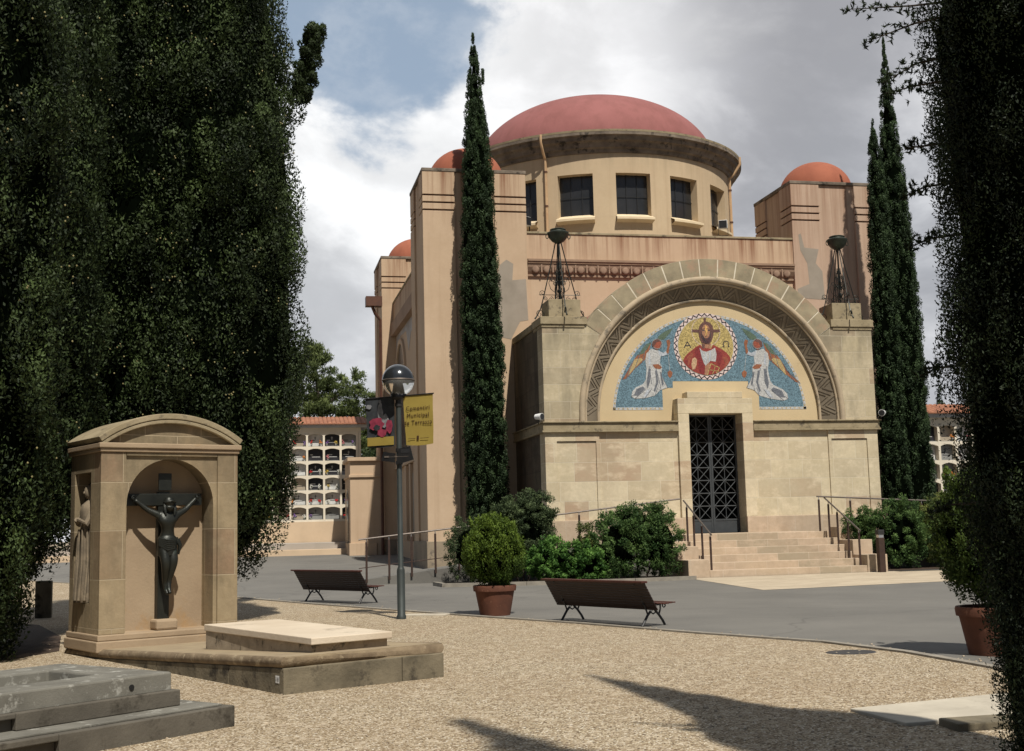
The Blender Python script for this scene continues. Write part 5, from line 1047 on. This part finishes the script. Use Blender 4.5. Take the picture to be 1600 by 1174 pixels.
cypress((-22.6,-18.6,0),[(.5,1.2),(3,2.2),(8,2.4),(12,1.8),(16,.1)],500,(.30,.55),110,.08,.04,'f_cyp_big','dark cypress at the far left edge of the picture',23,'cypresses at the left',face=rad(-70),trunk=.22)
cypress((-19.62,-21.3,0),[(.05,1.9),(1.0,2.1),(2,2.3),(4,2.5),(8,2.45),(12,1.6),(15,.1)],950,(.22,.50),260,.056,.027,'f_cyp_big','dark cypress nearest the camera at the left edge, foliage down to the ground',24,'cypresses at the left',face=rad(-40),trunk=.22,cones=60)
cypress((-7.02,3.42,0),[(.15,.68),(2,.83),(8,.80),(11,.74),(14,.62),(16,.44),(17.6,.25),(18.6,.12),(19.1,.03)],1500,(.10,.24),90,.07,.030,'f_cyp','tall slim cypress in front of the left tower of the chapel',31,'slim cypresses beside the chapel',lean=(-.009,0),extra=[(.16,0,17.3+.1*k,.06,.06,.12,.5) for k in range(5)])
cypress((8.05,2.0,0),[(.15,.62),(2,.88),(6,.83),(11,.72),(14,.52),(17,.26),(18.4,.12),(19.2,.03)],1400,(.10,.24),85,.07,.030,'f_cyp','tallest slim cypress right of the chapel porch',32,'slim cypresses beside the chapel')
cypress((7.25,1.7,0),[(.15,.55),(2,.62),(6,.58),(10,.52),(13,.44),(14.8,.26),(15.6,.10),(15.9,.03)],1000,(.10,.22),85,.07,.030,'f_cyp','shorter slim cypress touching the right corner of the chapel porch',33,'slim cypresses beside the chapel')
cypress((13.3,8.5,0),[(.3,.7),(4,.8),(6.9,.05)],160,(.22,.35),40,.13,.06,'f_cyp','small dark cypress beyond the right columbarium roof',34,'slim cypresses beside the chapel')
ex=[]; gx=np.random.default_rng(77); twigs=[]
for (z,dx,dz) in ((4.44,.36,.06),(4.38,.26,-.10),(4.15,.18,-.13),(3.99,.16,-.03),(3.62,.08,0),(3.40,.10,-.06),(3.10,.08,-.06),(2.36,.07,-.05),(1.6,.06,-.05)):
    tw=[((-.844)*r_,.526*r_,z+dz*t_) for r_,t_ in ((.6,0),(1.0,.3),(1.02+dx,1))]; twigs.append(tw)
    for q in range(46):
        t_=q/46; r_=.92+(dx+.12)*t_; j_=gx.normal(size=3)*.030*(1.35-t_); ex.append(((-.844)*r_+j_[0],.526*r_+j_[1],z+dz*t_+j_[2],.006,.006,.008,.7))
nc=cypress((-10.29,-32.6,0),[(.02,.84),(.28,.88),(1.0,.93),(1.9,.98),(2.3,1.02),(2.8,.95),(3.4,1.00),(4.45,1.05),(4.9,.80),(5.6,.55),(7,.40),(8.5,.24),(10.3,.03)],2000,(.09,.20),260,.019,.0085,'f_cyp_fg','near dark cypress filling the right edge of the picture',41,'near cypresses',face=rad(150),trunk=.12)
leaf_mesh('side_sprays','f_cyp_fg',ex,10,.034,.008,up=.35,parent=nc,seed=5,out=2.2)
for t_ in twigs: m=MB(); m.tube(t_,[.012,.006,.002],5); m.build('twig','bark',nc)
cypress((-11.85,-36.2,0),[(.1,.5),(2,.7),(6,.7),(9,.45),(11.9,.03)],300,(.2,.35),60,.09,.045,'f_cyp_fg','cypress standing beside the camera to the right, casting its shadow on the gravel',42,'near cypresses')
# pine behind the chapel
pn=empty('stone_pine',(-10.9,33.0,.5),0,'light green pine rising behind the left columbarium','tree'); g=np.random.default_rng(51); LL=[]
for (x,y,z,rx,rz_,n_) in ((-.9,0,9.6,1.9,2.2,95),(.9,0,8.6,1.9,1.9,80),(-1.6,0,6.8,1.9,2.2,80),(1.2,0,6.0,2.2,2.0,80),(0,0,4.5,2.7,1.6,70),(2.9,.5,7.2,1.5,2.2,60),(-.7,0,11.2,.9,.8,25)):
    for i in range(n_):
        d=g.normal(size=3); d/=np.linalg.norm(d); q=g.uniform(.5,1.02); s=g.uniform(.22,.48); LL.append((x+d[0]*rx*q,y+d[1]*rx*q,z+d[2]*rz_*q,s,s,s*.8,g.uniform(.15,1)))
leaf_mesh('crown','f_pine',LL,140,.20,.055,up=.5,parent=pn,seed=52,shell=.7)
m=MB(); m.tube([(0,0,-.6),(.2,0,3),(-.1,0,7),(-.5,0,10.5)],[.3,.25,.16,.06],10)
for a,z,l in ((.3,4.5,2),(2.6,5.5,2.1),(1.2,6.5,1.5),(-2.6,7.5,1.6),(.2,8.2,1.6)): m.tube([(0,0,z),(l*.6*cos(a),.4*sin(a),z+.7),(l*cos(a),.6*sin(a),z+1.3)],[.11,.07,.03],7)
m.build('trunk','bark',pn,smooth=True)
for (x,y,H,s,lb) in ((-6.5,31,6.5,61,'dark bushy tree close behind the rear left tower'),(-15.5,34,7.0,62,'dark bushy tree behind the left columbarium, farther left than the pine')):
    t=empty('bushy_tree',(x,y,.4),0,lb,'tree'); g=np.random.default_rng(s); LL=[]
    for i in range(200):
        d=g.normal(size=3); d/=np.linalg.norm(d); q=g.uniform(.5,1); k=g.uniform(.3,.55); LL.append((d[0]*2.6*q,d[1]*2.2*q,H*.62+d[2]*H*.42*q,k,k,k,g.uniform(.1,.8)))
    leaf_mesh('crown','f_dark',LL,60,.2,.09,parent=t,seed=s,shell=.7); m=MB(); m.tube([(0,0,-.5),(0,0,H*.7)],[.2,.1],8); m.build('trunk','bark',t)
# shrubs in the beds
G_='shrubs in the beds before the chapel'
shrub((-5.45,-4.75,0),[(0,0,.6,.55,.5,.75,80,.11)],85,.07,.028,'f_mid','small green bush filling the gap between the glossy bush and the wide bush',80,group=G_)
shrub((-7.45,-4.0,0),[(0,0,1.3,1.05,.8,1.3,210,.13),(.45,.1,1.85,.65,.55,.75,80,.11),(-.5,0,1.6,.6,.5,.7,60,.11)],90,.065,.026,'f_dark','tall dark green bush left of the chapel steps in front of the porch corner',71,group=G_)
shrub((-9.0,-4.3,0),[(0,0,.95,.75,.65,1.0,120,.12)],85,.065,.022,'f_dark','dark feathery bush behind the potted conifer',72,group=G_)
shrub((-6.75,-5.2,0),[(0,0,.55,.95,.65,.68,140,.11),(.8,.1,.5,.6,.5,.6,80,.10)],85,.075,.044,'f_light','low glossy light green bush behind the near bench',73,group=G_)
shrub((-5.65,-4.3,0),[(0,0,.7,.5,.5,1.0,80,.10)],70,.06,.024,'f_red','thin reddish bush behind the low glossy bush',74,group=G_)
shrub((-4.2,-4.5,0),[(-.6,0,.95,.9,.75,1.05,140,.13),(.55,0,1.0,.85,.7,1.1,140,.13),(-.1,.1,1.45,.9,.6,.70,110,.12)],90,.075,.028,'f_mid','wide leafy bush directly left of the chapel steps',75,group=G_)
shrub((4.2,-3.8,0),[(0,0,1.05,1.1,.65,1.1,190,.13),(-.95,.3,1.25,.7,.5,.75,110,.12)],90,.075,.028,'f_mid','leafy hedge bush directly right of the chapel steps',76,group=G_)
shrub((6.1,-3.7,0),[(0,0,1.1,1.35,.75,1.15,220,.14)],90,.08,.03,'f_red','yellow green hedge bush below the right cypresses',77,group=G_)
shrub((8.4,-2.8,0),[(0,0,1.1,1.3,.8,1.25,190,.14)],90,.08,.03,'f_mid','green hedge bush right of the yellow green one',78,group=G_)
shrub((9.4,.5,0),[(0,0,1.6,1.4,1.0,1.6,180,.17),(1.5,0,1.3,1.2,1,1.3,120,.17)],80,.09,.04,'f_dark','darker tall hedge bush before the right columbarium',79,group=G_)
# ------------------------------------------------------------------ sky, sun, camera
AZ,EL=10,56
w=bpy.data.worlds.new('World'); scene.world=w; w.use_nodes=True; nt=w.node_tree; N=nt.nodes; Lk=nt.links; bg=N['Background']
tc=N.new('ShaderNodeTexCoord'); D_=tc.outputs['Generated']
sk=N.new('ShaderNodeTexSky'); sk.sky_type='NISHITA'; sk.sun_disc=False; sk.sun_elevation=rad(EL); sk.sun_rotation=rad(180-AZ); sk.air_density=1.0; sk.dust_density=1.5
def wm(op,a,b=0.,c=None):
    x=N.new('ShaderNodeMath'); x.operation=op
    for i,v in enumerate((a,b) if c is None else (a,b,c)):
        if hasattr(v,'is_linked'): Lk.new(v,x.inputs[i])
        else: x.inputs[i].default_value=v
    return x.outputs[0]
def wdist(d):
    x=N.new('ShaderNodeVectorMath'); x.operation='DISTANCE'; Lk.new(D_,x.inputs[0]); x.inputs[1].default_value=d; return x.outputs['Value']
def wn(scale,det=7,ro=.6,stretch=(1,1,1.5),loc=(0,0,0),dist=0.):
    mp=N.new('ShaderNodeMapping'); mp.inputs['Scale'].default_value=stretch; mp.inputs['Location'].default_value=loc; Lk.new(D_,mp.inputs[0])
    x=N.new('ShaderNodeTexNoise'); x.inputs['Scale'].default_value=scale; x.inputs['Detail'].default_value=det; x.inputs['Roughness'].default_value=ro; x.inputs['Distortion'].default_value=dist; Lk.new(mp.outputs[0],x.inputs['Vector']); return x.outputs['Fac']
def wr(f,a,b,lo=0,hi=1):
    x=N.new('ShaderNodeMapRange'); x.interpolation_type='SMOOTHSTEP'
    for i,v in enumerate((a,b,lo,hi)): x.inputs[i+1].default_value=v
    Lk.new(f,x.inputs[0]); return x.outputs[0]
def wmix(f,a,b):
    x=N.new('ShaderNodeMix'); x.data_type='RGBA'
    for i,v in ((0,f),(6,a),(7,b)):
        if hasattr(v,'is_linked'): Lk.new(v,x.inputs[i])
        else: x.inputs[i].default_value=v if i==0 else (*v,1)
    return x.outputs[2]
n1=wn(6.5,9,.56,dist=.25); n2=wn(2.6,6,.55,loc=(2,5,1)); n3=wn(16,7,.6,loc=(1,1,4))
cl=wmix(wr(n2,.30,.68),(.56,.57,.60),(.80,.80,.81)); cl=wmix(wm('MULTIPLY',wr(n1,.46,.58),.8),cl,(.90,.90,.90)); cl=wmix(wm('MULTIPLY',wr(n1,.50,.38),.55),cl,(.50,.51,.55)); cl=wmix(wm('MULTIPLY',wr(n3,.50,.62),.28),cl,(.95,.95,.95))
def blobm(d,r0,r1,amt): return wr(wm('ADD',wdist(d),wm('MULTIPLY',wm('SUBTRACT',n1,.5),amt*1.5)),r0,r1,1,0)
cl=wmix(wm('MULTIPLY',blobm((.42,.84,.36),.06,.24,.25),.85),cl,(.38,.385,.415))
cl=wmix(wm('MULTIPLY',blobm((.52,.83,.20),.04,.18,.15),.6),cl,(.42,.44,.48))
cl=wmix(wm('MULTIPLY',blobm((.215,.92,.35),.05,.18,.18),.85),cl,(.95,.95,.96))
cl=wmix(wm('MULTIPLY',blobm((.09,.955,.27),.05,.17,.18),.8),cl,(.92,.93,.94))
cl=wmix(wm('MULTIPLY',blobm((.05,.99,.14),.03,.13,.12),.6),cl,(.46,.48,.52))
tex=wm('MULTIPLY_ADD',wr(n1,.36,.62),.26,.90); vm=N.new('ShaderNodeVectorMath'); vm.operation='SCALE'; Lk.new(cl,vm.inputs[0]); Lk.new(tex,vm.inputs['Scale']); cl=vm.outputs[0]
sky=N.new('ShaderNodeVectorMath'); sky.operation='SCALE'; Lk.new(sk.outputs[0],sky.inputs[0]); sky.inputs['Scale'].default_value=.095
skc=wmix(.65,sky.outputs[0],(.42,.52,.64)); skc=wmix(wm('MULTIPLY',wr(n3,.40,.65),.35),skc,(.62,.67,.74))
mask=wr(wm('ADD',wdist((.07,.915,.405)),wm('ADD',wm('MULTIPLY',wm('SUBTRACT',n1,.5),.26),wm('MULTIPLY',wm('SUBTRACT',n3,.5),.06))),.06,.135,1,0)
rim=wm('MULTIPLY',wr(mask,.0,.5),wr(mask,1.,.5)); cl=wmix(wm('MULTIPLY',rim,.5),cl,(.95,.95,.95)); fin=wmix(wr(mask,.15,1.0),cl,skc); dt=N.new('ShaderNodeVectorMath'); dt.operation='DOT_PRODUCT'; Lk.new(D_,dt.inputs[0]); dt.inputs[1].default_value=(.19,.93,.31)
far=wr(dt.outputs['Value'],.84,.60); blue=wmix(wm('MULTIPLY',wr(n1,.42,.60),.35),(.13,.17,.24),(.42,.44,.47)); fin=wmix(far,fin,blue)  # unseen sky outside the view darkened to weaken fill light and deepen shadows
Lk.new(fin,bg.inputs[0]); bg.inputs[1].default_value=1.0
sun=bpy.data.lights.new('sun','SUN'); sun.energy=5.2; sun.angle=rad(.8); sun.color=(1,.945,.85); so=bpy.data.objects.new('sun',sun); COL.objects.link(so)
dv=Vector((sin(rad(AZ))*cos(rad(EL)),-cos(rad(AZ))*cos(rad(EL)),sin(rad(EL)))); so.rotation_euler=dv.to_track_quat('Z','Y').to_euler(); so.location=(0,-20,40)
cam=bpy.data.cameras.new('camera'); cam.sensor_width=36; cam.lens=1931.52/1600*36; cam.clip_end=2000; cam.clip_start=.1; co=bpy.data.objects.new('camera',cam); COL.objects.link(co)
Rv,Uv,Fv=Vector((.97878,-.2034,-.02491)),Vector((-.00066,-.1247,.99219)),Vector((.20492,.97112,.12219))
co.matrix_world=Matrix(((Rv.x,Uv.x,-Fv.x,-14.866),(Rv.y,Uv.y,-Fv.y,-38.278),(Rv.z,Uv.z,-Fv.z,1.52),(0,0,0,1))); scene.camera=co
scene.view_settings.view_transform='Standard'; scene.view_settings.look='None'; scene.view_settings.exposure=0
scene.cycles.max_bounces=6; scene.cycles.use_denoising=True
for me in [m_ for m_ in bpy.data.meshes if m_.users==0]: bpy.data.meshes.remove(me)
